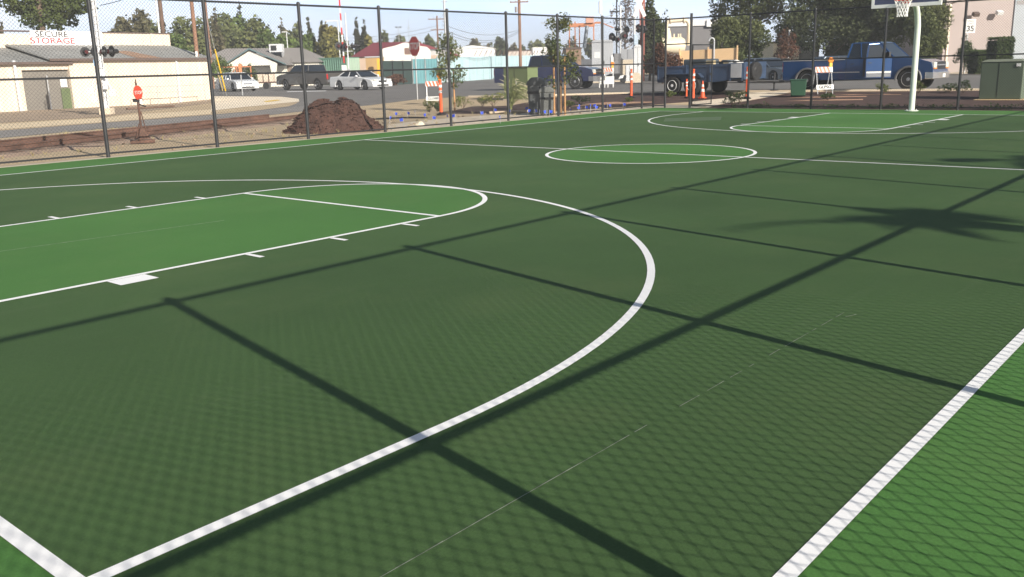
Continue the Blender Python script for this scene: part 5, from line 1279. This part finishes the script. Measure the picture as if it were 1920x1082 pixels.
T_('tree', 'sparse grey twiggy tree among the railway signals', 1172, 330, -30, 52, leafmat('grey_twig', (.20, .17, .17), (.12, .10, .09), .3), 70, n=1100, trunk=.25, leaf=.8)
T_('bush', 'brown rounded bush left of the tan wall behind the trailer', 1243, 195, 82, 66, lf_red, 71, n=9000, trunk=.02, leaf=.45, cat='bush')
T_('tree', 'tall thin grey-green tree right of the tall gate post', 1340, 260, -22, 34, leafmat('grey_green', (.11, .12, .07), (.06, .07, .04), .3), 72, n=1700, trunk=.15, leaf=.7)
G5 = 'big street trees on the right'
T_('tree', 'large dark tree over the right end of the tan wall', 1385, 215, 22, 110, lf_oak, 73, group=G5, n=15000, trunk=.16, leaf=.6, lumps=16)
T_('tree', 'taller green tree at the top centre right, behind the fence post', 1415, 245, -70, 130, lf_oak, 74, group=G5, n=12000, trunk=.35, leaf=.75, lumps=16)
T_('tree', 'massive dark tree behind the bed of the blue pickup', 1530, 230, -75, 170, lf_deep, 75, group=G5, n=26000, trunk=.08, leaf=.65, lumps=20)
T_('tree', 'dark tree behind the backboard and net', 1630, 225, -50, 140, lf_deep, 76, group=G5, n=22000, trunk=.06, leaf=.6, lumps=20)
T_('tree', 'olive tree between the backboard and the pink building', 1715, 215, -40, 104, lf_oak, 77, group=G5, n=16000, trunk=.10, leaf=.55, lumps=18)
T_('tree', 'olive foliage of a lower tree behind the hoop pole', 1735, 205, 20, 60, lf_oak, 78, group=G5, n=6000, trunk=.05, leaf=.5)
T_('bush', 'reddish-brown shrub above the cream house front', 1472, 205, 52, 54, lf_red, 79, n=2600, trunk=.2, leaf=.4, cat='bush')
T_('bush', 'green bush at the left of the gabled house, behind the guy wires', 412, 262, 100, 54, lf_bright, 80, n=2600, trunk=.03, leaf=.6, cat='bush')
T_('bush', 'dark trimmed bush in front of the white gable', 452, 285, 118, 26, lf_deep, 81, n=1200, trunk=.03, leaf=.5, cat='bush')
T_('bush', 'rounded olive bush at the right foot of the white gable', 476, 275, 117, 28, lf_oak, 82, n=1400, trunk=.03, leaf=.5, cat='bush')
T_('bush', 'reddish dry bush before the dark canvas fence', 745, 262, 138, 46, lf_red, 83, n=1300, trunk=.02, leaf=.5, cat='bush')
T_('bush', 'tall dark bush under the speed limit sign', 1806, 222, 66, 46, lf_hedge, 84, n=3600, trunk=.02, leaf=.4, cat='bush')
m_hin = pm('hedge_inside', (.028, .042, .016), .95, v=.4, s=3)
def hedge(label, u, d, vtop, wpx, dy=5):
    P = GD(u, d); h = HZ(P, vtop)-P.z; w = wpx*d/1704.; rr = random.Random(int(u)); t = thing('hedge', label, 'hedge', P, hd(1, 0))
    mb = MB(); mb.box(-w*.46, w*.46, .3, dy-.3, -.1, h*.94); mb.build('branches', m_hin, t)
    mb = MB(); n = int(w*h*110)
    for _ in range(n):
        s = rr.random()
        if s < .55: p = (rr.uniform(-w/2, w/2), rr.gauss(0, .12), rr.uniform(0, h))
        elif s < .8: p = (rr.uniform(-w/2, w/2), rr.uniform(0, dy), h+rr.gauss(0, .12))
        else: p = (rr.choice((-w/2, w/2))+rr.gauss(0, .1), rr.uniform(0, dy), rr.uniform(0, h))
        a = Vector((rr.gauss(0, 1), rr.gauss(0, 1), rr.gauss(0, 1))).normalized(); b = a.orthogonal().normalized(); s_ = rr.uniform(.25, .6)
        p = Vector(p); mb.add([p-a*s_*.5, p+b*s_*.35, p+a*s_*.5, p-b*s_*.35], [(0, 1, 2, 3)])
    mb.build('foliage', lf_hedge, t, fix=False)
hedge('square clipped hedge against the white bay of the pink building', 1881, 200, 71, 32)
hedge('low clipped hedge seen between the trees above the blue pickup bed', 1572, 235, 88, 34)
hedge('low dark hedge left of the square one by the pink building', 1848, 210, 95, 34)
# houses seen between the trees on the right
simple_building('cream_house', 'cream house front seen under the trees above the trailer tongue', 1448, 1496, 290, 80, pm('cream_wall', (.74, .62, .42), .9), m_trim, depthy=20)
simple_building('grey_house', 'grey-tan house wall right of the cream house front', 1501, 1532, 300, 82, pm('tan_grey_wall', (.30, .27, .22), .9), m_trim, depthy=20)
simple_building('brick_house', 'reddish brick house bit above the blue pickup roof', 1590, 1614, 310, 72, pm('brick_wall', (.26, .13, .09), .9, v=.2, s=2), m_trim, depthy=20)
# ------------------------------------------------------------------ utility poles and wires
def pole(name, label, P, vtop, r, mat, arms=(), extra=None, group=None, h=None, r1=None):
    t = thing(name, label, 'utility pole', P, hd(1, 0), group)
    H_ = h or HZ(P, vtop)-P.z
    mb = MB(); mb.tube((0, 0, -.5), (0, 0, H_), r, r1 or r*.8, n=12); mb.build('shaft', mat, t, smooth=True)
    for z, wd in arms:
        mb = MB(); mb.box(-wd/2, wd/2, -.2-r, -r, z-.2, z+.2); cr = mb.build('crossarm', mat, t)
        for x in (-wd*.45, -wd*.2, wd*.2, wd*.45):
            mb = MB(); mb.lathe([(.06, z+.2), (.18, z+.35), (.18, z+.6), (.05, z+.7)], c=(x, -r-.1, 0), n=8); mb.build('insulator', m_galv, cr)
    if extra: extra(t, H_)
    return t, H_
Pb = G(378, 187)
def bands(t, H_):
    for v in (150, 158, 167):
        z = HZ(Pb, v)-Pb.z; mb = MB(); mb.lathe([(.43, z-.28), (.43, z+.28)], n=12); mb.build('yellow_band', pm('band_yellow', (.62, .36, .04), .6), t)
    z = HZ(Pb, 106)-Pb.z; mb = MB(); mb.box(-.1, .35, -.55, -.42, z-1, z+1); mb.build('white_tag', m_wpaint, t)
pole('utility_pole', 'brown wooden pole with yellow bands at the right end of the cream storage building', Pb, 0, .42, m_pole, ((36, 8),), bands, h=40)
P = GD(319, 215)
def cond(t, H_):
    mb = MB(); mb.tube((-.75, -.3, 0), (-.75, -.3, 21.5), .22, n=8); mb.build('conduit', m_wpaint, t, smooth=True)
pole('utility_pole', 'thick dark brown pole with a white conduit behind the storage building roof', P, 0, .52, m_wood, ((38, 8),), cond, h=42)
pole('utility_pole', 'thin pinkish pole right of the banded pole, rising behind the green bush', GD(401, 300), 0, .42, m_pole, ((44, 8),), h=46)
def tops(zs, wd):
    def f(t, H_):
        for z in zs:
            mb = MB(); mb.tube((-.9, -.3, z), (.9, -.3, z), .12, n=6); mb.build('insulator_arm', m_galv, t)
    return f
P4 = GD(839, 300); pole('utility_pole', 'grey steel pole lined up behind the fence post at the left young tree', P4, 0, .42, m_galv, (), tops([HZ(P4, v)-P4.z for v in (3, 28, 40, 47)], 2), h=40)
P5 = GD(824, 430); z5 = HZ(P5, 31)-P5.z; pole('utility_pole', 'red-brown pole with two crossarms just left of the grey steel pole', P5, 30, .45, m_pole, ((HZ(P5, 36)-P5.z, 8), (HZ(P5, 56)-P5.z, 6)))
P6 = GD(976.5, 350)
def trf(t, H_):
    z = HZ(P6, 18)-P6.z; mb = MB(); mb.tube((-1.2, -.3, z-1), (-1.2, -.3, z+1), .5, n=12); mb.build('transformer_can', m_grw, t, smooth=True)
pole('utility_pole', 'tall brown pole with a small transformer can right of the blue wall centre', P6, 0, .62, m_pole, ((HZ(P6, 4)-P6.z, 7),), trf, h=36)
P7 = GD(1037, 560); pole('utility_pole', 'small far T-shaped pole left of the pointed young tree', P7, 41, .4, m_galv, ((HZ(P7, 43)-P7.z, 14),))
def lmp(t, H_):
    mb = MB(); mb.cbox((-.9, -.3, H_-1.5), (.9, .8, 2.4)); mb.build('lamp_housing', m_wpaint, t, bevel=.1)
P8 = GD(1128, 300); pole('utility_pole', 'grey pole with a white fixture lined up behind the fence post over the silver cabinet', P8, -25, .3, m_galv, (), None, h=HZ(P8, -25)-P8.z)
t = thing('pole_fixture', 'white fixture hanging high on the pole above the silver cabinet', 'fixture', P8+Vector((0, 0, HZ(P8, 12)-P8.z)), hd(1, 0))
mb = MB(); mb.tube((-.5, -.5, -2.2), (-.5, -.5, 1.5), .45, n=12); mb.tube((-.5, -.5, 1.5), (-.5, -.5, 2.4), .2, n=8); mb.build('can', m_wpaint, t, smooth=True)
P9 = GD(1156, 260); pole('utility_pole', 'thin dark pole left of the white signal mast by the railway signals', P9, 0, .22, m_black, ((HZ(P9, 22)-P9.z, 4),), h=34)
P10 = GD(1204, 232); pole('utility_pole', 'red-brown wooden pole behind the crossbuck at the corner of the fence', P10, 0, .62, pm('red_pole_wood', (.25, .085, .065), .9, v=.2, s=1), ((36, 8),), h=40)
def heads(t, H_):
    for x in (-.9, .9): mb = MB(); mb.cbox((x, 0, H_), (.8, .8, .6)); mb.build('lamp_head', m_black, t)
pole('street_lamp', 'thin grey double-headed lamp post above the maroon roof', GD(752, 420), 51, .16, m_galv, (), heads)
pole('street_lamp', 'thin pale post before the trees right of the roof cooler', GD(545, 330), 60, .2, m_silver, (), lambda t, H_: [None, (lambda mb: (mb.box(-1.6, .2, -.2, .2, H_-.1, H_+.2), mb.build('lamp_arm', m_silver, t)))(MB())][0])
pole('street_lamp', 'pale street lamp arm left of the striped crossing gate', GD(641, 330), 38, .22, m_silver, (), lambda t, H_: (lambda mb: (mb.box(-4.2, .2, -.2, .2, H_-.4, H_), mb.build('lamp_arm', m_silver, t)))(MB()))
pole('antenna_mast', 'thin antenna mast standing left of the stop sign top', GD(771, 430), 36, .14, m_galv, (), lambda t, H_: (lambda mb: (mb.box(-.7, .7, -.1, .1, H_-4, H_-3.8), mb.build('cross_piece', m_galv, t)))(MB()))
pole('sign_post', 'plain grey post in the lawn left of the blue pickup cab', GD(1476, 225), 58, .22, m_galv, (), lambda t, H_: (lambda mb: (mb.tube((0, 0, H_), (0, 0, H_+.25), .26, n=8), mb.build('post_cap', m_wpaint, t)))(MB()))
def wire(label, A, B, sag, r=.045):
    mb = MB(); A = Vector(A); B = Vector(B); pts = [A.lerp(B, i/16)-Vector((0, 0, sag*4*(i/16)*(1-i/16)))-A for i in range(17)]
    mb.path(pts, r, 4); o = mb.build('power_line', m_black, None); o.location = A*F; tag(o, label, 'power line', 'power lines')
def at(P, v): return Vector((P.x, P.y, HZ(P, v)))
wire('upper power line from the grey steel pole to the transformer pole', at(P4, 47), at(P6, 55), 2.6, .07)
wire('lower power line from the grey steel pole to the transformer pole', at(P4, 56), at(P6, 57), 3.6, .07)
wire('lowest power line sagging between the same two poles', at(P4, 62), at(P6, 60), 3.4, .06)
wire('power line running left from the top of the red-brown pole', at(P5, 48), D(560, 66, 420), 3.0, .08)
wire('second power line running left from the red-brown pole', at(P5, 55), D(600, 74, 420), 2.4, .08)
wire('power line from the small T-shaped pole toward the fixture pole', at(P7, 43), D(1180, 30, 540), 4, .08)
wire('power line rising to the right of the left signal mast', D(188, 10, 182), D(262, -14, 195), .3, .09)
wire('short power line between the thin dark pole and the fixture pole', at(P8, 30), at(P9, 22), .6, .05)
for i, (g, lb) in enumerate((((425, 179), 'longer guy wire with a bright yellow guard behind the first tall fence post'), ((419, 176), 'shorter guy wire with a pale yellow guard left of the longer one'))):
    A = G(*g); Bt = Vector((Pb.x, Pb.y, 33-6*i)); d = Bt-A
    t = thing('guy_wire', lb, 'guy wire', A, 0)
    mb = MB(); mb.tube((0, 0, 0), d, .05, n=4); mb.build('cable', m_galv, t)
    mb = MB(); mb.tube(d*.03, d*(.30 if i == 0 else .16), .16, n=8); mb.build('guard', pm('guard_yellow', (.72, .46, .03) if i == 0 else (.62, .50, .25), .5), t)
P = G(455, 179); t = thing('sign_post', 'grey post with a small orange sign in front of the white sedan', 'sign post', P, hd(1, 0)); h_ = HZ(P, 121)-P.z
mb = MB(); mb.box(-.1, .1, 0, .15, 0, h_); mb.build('post', m_galv, t)
mb = MB(); mb.box(-.35, .35, -.06, 0, h_-1.6, h_+.1); mb.build('plate', pm('dull_orange', (.55, .22, .10), .7), t)
# orange rack trailer and pallets in front of the house
t = thing('rack_trailer', 'small trailer with an orange rack and pale pallets before the white gable', 'trailer', GD(462, 262), hd(1, 0))
mb = MB(); mb.box(-6, 9.5, -1, 4, 1.6, 2.0); mb.build('deck', m_rust, t)
mb = MB()
for x in (-6, -2, 2): mb.box(x-.14, x+.14, -.9, -.7, 2, 6.2)
mb.box(-6.3, 2.3, -.95, -.65, 6.2, 6.5); mb.tube((-6, -.8, 2), (-2, -.8, 6.2), .1, n=6); mb.build('rack', pm('rack_orange', (.50, .19, .09), .7), t)
for i, x in enumerate((-4.6, -3.0, -1.2, 4.4, 6.0, 7.6)):
    mb = MB(); mb.cbox((x, .5, 3.0+.2*(i % 2)), (1.2, 2.4, 2.0+.4*(i % 2))); mb.build('pallet', pm('pale_pallet', (.60, .50, .40), .8, v=.2, s=2), t)
for x in (-1, 6): mb = MB(); mb.tube((x, -1.2, .9), (x, -.6, .9), .9, n=14); mb.build('wheel', m_tyre, t)

# ------------------------------------------------------------------ railway crossing signals
def lamp_heads(t, specs):
    """specs: (x, y, z, yaw, disc radius)"""
    for x, y, z, yaw, r in specs:
        R_ = Matrix.Rotation(yaw, 3, 'Z'); c = Vector((x, y, z)); f = R_ @ Vector((0, -1, 0))
        mb = MB(); mb.tube(c+f*.12, c+f*.18, r, n=22); hd_ = mb.build('backing_disc', m_black, t)
        mb = MB(); mb.tube(c+f*.18, c+f*.7, r*.52, r*.40, n=16); mb.tube(c+f*.1, c-f*.8, r*.5, r*.38, n=14); mb.build('hood', m_black, hd_, smooth=True)
        mb = MB(); mb.tube(c+f*.68, c+f*.72, r*.38, n=14); mb.build('lens', m_darklens if abs(yaw) < 1.2 else m_lampglass, hd_)
def signal_mast(label, P, h, heads_z, specs, r=.2, box=True, ladder=False):
    t = thing('crossing_signal', label, 'crossing signal', P, hd(1, 0), 'railway crossing signals')
    mb = MB(); mb.cbox((0, 0, .4), (1.6, 1.6, .9)); mb.build('foundation', m_side, t, bevel=.06)
    mb = MB(); mb.tube((0, 0, .8), (0, 0, h), r, n=12); mb.lathe([(r*1.6, .85), (r*1.6, 1.4), (r, 1.8)], n=12); mb.build('mast', m_silver, t, smooth=True)
    for z in heads_z:
        mb = MB(); mb.tube((-1.5, 0, z), (1.5, 0, z), .1, n=8); mb.build('crossarm', m_silver, t)
    lamp_heads(t, specs)
    if box: mb = MB(); mb.box(-.6, .6, -.75, -.22, 3.2, 5.0); mb.build('junction_box', m_galv, t, bevel=.05)
    return t
P = G(201, 214); S_ = 110/1704.; zl = HZ(P, 97)-P.z
t = signal_mast('thick silver railway signal mast with four lamps in front of the storage building', P, 20, (zl,),
            ((-1.95, -.2, zl, .75, .68), (-.75, .3, zl, 1.1, .75), (.95, -.2, zl, -.7, .75), (1.85, .1, zl, -.6, .78)), r=.25, box=False)
zb = HZ(P, 117)-P.z; mb = MB(); mb.box(-.75, -.25, -.6, -.35, zb-.5, zb+.4); mb.build('blue_sign', pm('pale_blue_sign', (.22, .40, .60), .5), t)
mb = MB()
for s in (-.4, .5): mb.tube((s, -.4, .8), (s, -.4, 19), .07, n=6)
z = 1.5
while z < 19: mb.tube((-.4, -.4, z), (.5, -.4, z), .035, n=5); z += 1.0
mb.build('ladder', m_silver, t)
zj = HZ(P, 138)-P.z; mb = MB(); mb.box(-.7, .7, -.8, -.35, zj-.6, zj+.6); mb.box(.2, .9, -.9, -.4, zj-2.2, zj-1.0); mb.build('gate_mechanism', m_silver, t, bevel=.06)
for sx, zz in ((-1.6, 3.4), (-1.2, 2.2), (1.5, 3.0)): mb = MB(); mb.tube((sx, -.7, zz), (sx*.3, -.7, zz+2.6), .14, n=6); mb.cbox((sx, -.7, zz), (.9, .3, .9)); mb.build('counterweight', m_silver, t)
# vines by the storage wall near the mast
for i, (u, v, w_, h_, lb) in enumerate(((222, 188, 2.6, 9.5, 'thin climbing shrub right of the silver signal mast by the storage wall'), (160, 192, 2.0, 3.2, 'low weeds left of the silver signal mast by the storage wall'))):
    shrub('shrub', lb, G(u, v), w_, h_, lf_olive if i else leafmat('pale_vine', (.20, .19, .15), (.09, .09, .06), 1), 95+i, n=240, leaf=.3)
# middle gate with the striped arm raised
P = GD(656, 262); S_ = 262/1704.; zl = HZ(P, 86)-P.z
t = signal_mast('crossing signal with a raised red and white striped gate arm above the white coupe', P, HZ(P, 24)-P.z, (zl, zl-1.5),
            ((-2.4, -.3, zl, .3, 1.1), (-.6, -.5, zl-.3, .9, 1.15), (1.6, .2, zl-.2, -1.25, 1.1), (2.7, -.1, zl, -1.1, .9)), r=.2)
x = -1.1; z0 = HZ(P, 118)-P.z; z1 = 34; n = 14
ga = MB(); ga.frustum([(x-.2, -.5, z0), (x+.2, -.5, z0), (x+.2, -.35, z0), (x-.2, -.35, z0)], [(x-.5, -.5, z1), (x-.1, -.5, z1), (x-.1, -.35, z1), (x-.5, -.35, z1)]); arm = ga.build('gate_arm', m_wpaint, t)
for i in range(0, n, 2):
    za, zb = z0+(z1-z0)*i/n, z0+(z1-z0)*(i+1)/n; xa = x-(i/n)*.3; xb = x-((i+1)/n)*.3; gr = MB()
    gr.frustum([(xa-.21, -.51, za), (xa+.21, -.51, za), (xa+.21, -.34, za), (xa-.21, -.34, za)], [(xb-.21, -.51, zb), (xb+.21, -.51, zb), (xb+.21, -.34, zb), (xb-.21, -.34, zb)]); gr.build('red_stripe', m_redpaint, arm)
mb = MB(); mb.cbox((-1.2, -.5, z0-1.6), (1.4, .6, 2.0)); mb.cbox((.2, -.4, z0-3.2), (1.6, .6, 1.6)); mb.tube((-.6, -.5, z0-5.5), (.8, -.5, z0-2.5), .3, n=6); mb.build('gate_mechanism', m_wpaint, t, bevel=.08)
mb = MB(); mb.prism([(-1.6, z0-3), (-.2, z0-3), (1.0, z0-6.5), (.2, z0-7)], -.9, -.5, 'y'); mb.build('counterweight', m_black, t)
# right group of signals
P = GD(1163, 236); zl = HZ(P, 69)-P.z
signal_mast('left white railway signal mast beside the silver cabinet, black lamps turned left', P, HZ(P, 10)-P.z, (zl, zl+1.4),
            ((-2.1, -.3, zl-.1, -.9, 1.15), (-.6, .2, zl+1.9, 1.3, .8), (.9, -.2, zl+.2, .3, 1.05), (-.9, .3, zl-.6, .8, .9)), r=.23)
P = GD(1189, 226); zl = HZ(P, 55)-P.z; hx_ = HZ(P, 8)-P.z
t = signal_mast('right railway signal mast with a white crossbuck, near the fence corner', P, HZ(P, 20)-P.z+1, (zl,),
            ((-2.0, -.4, zl, 2.6, .75), (-.9, -.2, zl-2.6, 2.5, .6), (1.2, .3, zl+.2, -.8, 1.05), (2.4, .1, zl-.1, -1.2, .95)), r=.27)
for s in (-1, 1):
    mb = MB(); c = Vector((1.15, -.35-.07*s, hx_)); mb.cbox(c, (.85, .08, 6.4), M=Matrix.Rotation(s*math.radians(24), 3, 'Y')); b_ = mb.build('crossbuck_blade', m_wpaint, t)
mb = MB(); mb.tube((1.35, -.2, HZ(P, 48)-P.z), (1.15, -.2, hx_+2), .13, n=8); mb.build('crossbuck_post', pm('dull_pink', (.50, .22, .20), .7), t)
mb = MB(); mb.tube((-1.2, -.3, 5), (-1.2, -.3, HZ(P, 84)-P.z), .14, n=6); mb.tube((2.0, -.3, 5), (2.0, -.3, hx_), .07, n=6); mb.build('conduits', m_galv, t)
zj = HZ(P, 74)-P.z; mb = MB(); mb.box(-.2, .8, -.9, -.3, zj-1.3, zj+1.2); mb.build('junction_box', pm('bluish_box', (.45, .55, .66), .5), t, bevel=.06)
# cabinets
def cabinet(name, label, P, rz, w, dp, h, mat, roof=True, doors=1, z0=.3):
    t = thing(name, label, 'cabinet', P, rz)
    mb = MB(); mb.box(-w/2-.2, w/2+.2, -.2, dp+.2, -.2, z0); mb.build('base', m_side, t)
    mb = MB(); mb.box(-w/2, w/2, 0, dp, z0, h); mb.build('case', mat, t, bevel=.05)
    if roof: mb = MB(); mb.prism([(-w/2-.15, h), (w/2+.15, h), (w/2-.4, h+.5), (-w/2+.4, h+.5)], -.2, dp+.2, 'y'); mb.build('roof_cap', mat, t, bevel=.03)
    for i in range(doors):
        x = -w/2+w*(i+1)/(doors+1) if doors > 1 else w*.02; mb = MB(); mb.box(x-.03, x+.03, -.02, .02, z0+.2, h-.2); mb.build('door_seam', m_black, t)
    mb = MB(); mb.cbox((w*.1, -.06, h*.5), (.15, .12, .7)); mb.build('door_handle', m_black, t)
    return t
P = GD(1129, 222); h_ = HZ(P, 79)-P.z
t = cabinet('relay_cabinet', 'tall silver railway relay cabinet with a white notice behind the navy pickup', P, hd(1, -.15), 5.0, 3.2, h_, pm('silver_cabinet', (.50, .51, .53), .45, metal=.2, v=.1, s=.5))
mb = MB(); zc = HZ(P, 103)-P.z; mb.box(-1.9, -.5, -.05, -.01, zc-.7, zc+.7); mb.build('notice', m_wpaint, t)
P = GD(1176, 222); cabinet('relay_cabinet', 'grey square equipment cabinet hanging between the two signal masts', P+Vector((0, 0, 0)), hd(1, -.1), 3.0, 2, HZ(P, 92)-P.z, pm('mid_grey_cabinet', (.33, .34, .36), .5), roof=False, z0=HZ(P, 112)-P.z)
P = GD(1163, 232); cabinet('relay_cabinet', 'dark grey equipment cabinet behind the left signal mast', P, hd(1, 0), 3.6, 2, HZ(P, 100)-P.z, pm('dark_grey_cabinet', (.20, .20, .21), .5), roof=False)
P = GD(1195, 216); cabinet('relay_cabinet', 'narrow white equipment cabinet just left of the red-brown pole', P, hd(1, 0), 1.7, 1.5, HZ(P, 88)-P.z, m_silver, roof=True)
P = GD(1180, 214); cabinet('relay_cabinet', 'small white low equipment box below the grey hanging cabinet', P, hd(1, 0), 1.6, 1.2, HZ(P, 122)-P.z, m_silver, roof=False)
P = GD(1147, 214); t = thing('vent_bollard', 'short white domed vent post right of the silver cabinet', 'post', P, 0); h_ = HZ(P, 104)-P.z
mb = MB(); mb.tube((0, 0, 0), (0, 0, h_-1.2), .22, n=10); mb.build('post', m_wpaint, t, smooth=True); mb = MB(); mb.lathe([(.3, h_-3.2), (.42, h_-3), (.42, h_-.5), (.2, h_), (.02, h_+.05)], n=12); mb.build('dome', m_wpaint, t, smooth=True)
P = GD(1157, 208); t = thing('parked_cart', 'low dark cart with a white panel below the signal masts', 'cart', P, hd(1, 0))
mb = MB(); mb.prism([(-2.2, .9), (2.0, .9), (2.2, 1.7), (.6, 2.2), (-1.4, 2.2), (-2.2, 1.8)], 0, 3, 'y'); mb.build('body', m_black, t, bevel=.1)
mb = MB(); mb.add([(.3, -.02, 1.0), (1.3, -.02, 1.2), (1.6, -.02, 1.9), (.7, -.02, 1.7)], [(0, 1, 2, 3)]); mb.build('panel', m_wpaint, t, fix=False)
for x in (-1.5, 1.4): mb = MB(); mb.tube((x, -.1, .55), (x, .3, .55), .55, n=12); mb.build('wheel', m_tyre, t)
P = GD(1193, 208); t = thing('cable_reel', 'small pale cable reel standing right of the low dark cart', 'cable reel', P, hd(1, 0))
for y in (0, 1.0): mb = MB(); mb.tube((0, y, 1.2), (0, y+.12, 1.2), 1.15, n=18); mb.build('flange', m_side, t)
mb = MB(); mb.tube((0, .12, 1.2), (0, 1.0, 1.2), .6, n=14); mb.build('drum', m_stake, t)
# iron fence and a parked suv beyond the blue truck's tongue
A = GD(1398, 205); B = GD(1478, 188); W_ = Wall(A, B); t = thing('iron_fence', 'black iron picket fence seen above the trailer tongue', 'fence', Vector((A.x, A.y, T(A.x))), W_.rz)
mb = MB(); x = 0
while x < W_.len: mb.box(x-.05, x+.05, -.05, .05, 0, 4.6); x += .5
mb.build('pickets', m_black, t); mb = MB(); mb.box(0, W_.len, -.1, .1, .4, .6); mb.box(0, W_.len, -.1, .1, 4.2, 4.4); mb.build('rails', m_black, t)
sedan('parked_car', 'grey-blue parked car with its roof above the right end of the trailer', GD(1436, 182), hd(.5, -.86), pm('slate_paint', (.14, .17, .20), .35, metal=.4, coat=.6))

# ------------------------------------------------------------------ palms behind the camera side fence; their crowns throw the soft shadows on the court
def palm(label, base, h, seed, k=11, L_=6.5, frond=True):
    rr = random.Random(seed); t = thing('palm_tree', label, 'palm tree', base, 0, 'palms outside the near fence')
    mb = MB(); mb.path([(0, 0, -.3), (.1, 0, h*.5), (0, 0, h)], .22, 10, r1=.15); mb.build('trunk', m_bark, t, smooth=True)
    mb = MB()
    for i in range(k):
        a = 2*math.pi*i/k+rr.uniform(-.25, .25); up = rr.uniform(-.1, .55); l = L_*rr.uniform(.6, 1.05)*(1-.35*math.cos(a))
        pts = [Vector((math.cos(a)*l*f, math.sin(a)*l*f, h+l*(up*f-.45*f*f))) for f in [j/9 for j in range(10)]]
        mb.path(pts, .06, 4, r1=.02); sd = Vector((-math.sin(a), math.cos(a), 0)); dv = Vector((math.cos(a), math.sin(a), -.1))
        for p, f in zip(pts, range(10)):
            for s in (-1, 1):
                for q in (0, .25, .5, .75):
                    w_ = l*.24*math.sin(math.pi*min(1, (f+q+.9)/10.6)); c = p.lerp(pts[min(9, f+1)], q); mb.add([c, c+sd*s*w_*.5+dv*w_*.4+Vector((0, 0, .05)), c+sd*s*w_+Vector((0, 0, -w_*.4))+dv*w_*.6, c+dv*.2], [(0, 1, 2, 3)])
    if frond:   # one long frond reaching up and away from the crown
        pts = [Vector((-6.0*f, .2*f, h-.6+2.3*math.sin(f*1.5))) for f in [j/9 for j in range(10)]]
        mb.path(pts, .20, 6, r1=.06)
        for p in pts[1:]:
            for s in (-1, 1): mb.add([p, p+Vector((-.25, s*.15, .05)), p+Vector((-.6, s*.3, -.1)), p+Vector((-.35, 0, 0))], [(0, 1, 2, 3)])
    mb.build('crown', lf_deep, t, fix=False); return t
def caster(gx, gy, h): return (gx-.430*h, gy-2.075*h, 0)      # where something h feet up stands to shade (gx, gy)
palm('palm behind the near fence whose crown shades the right of the court', caster(27.3, 5.7, 27), 27, 5, k=26, L_=2.5)
palm('farther palm behind the near fence shading the court by its half line', caster(46.5, 6.6, 27), 27, 6, k=6, L_=4.6, frond=False)
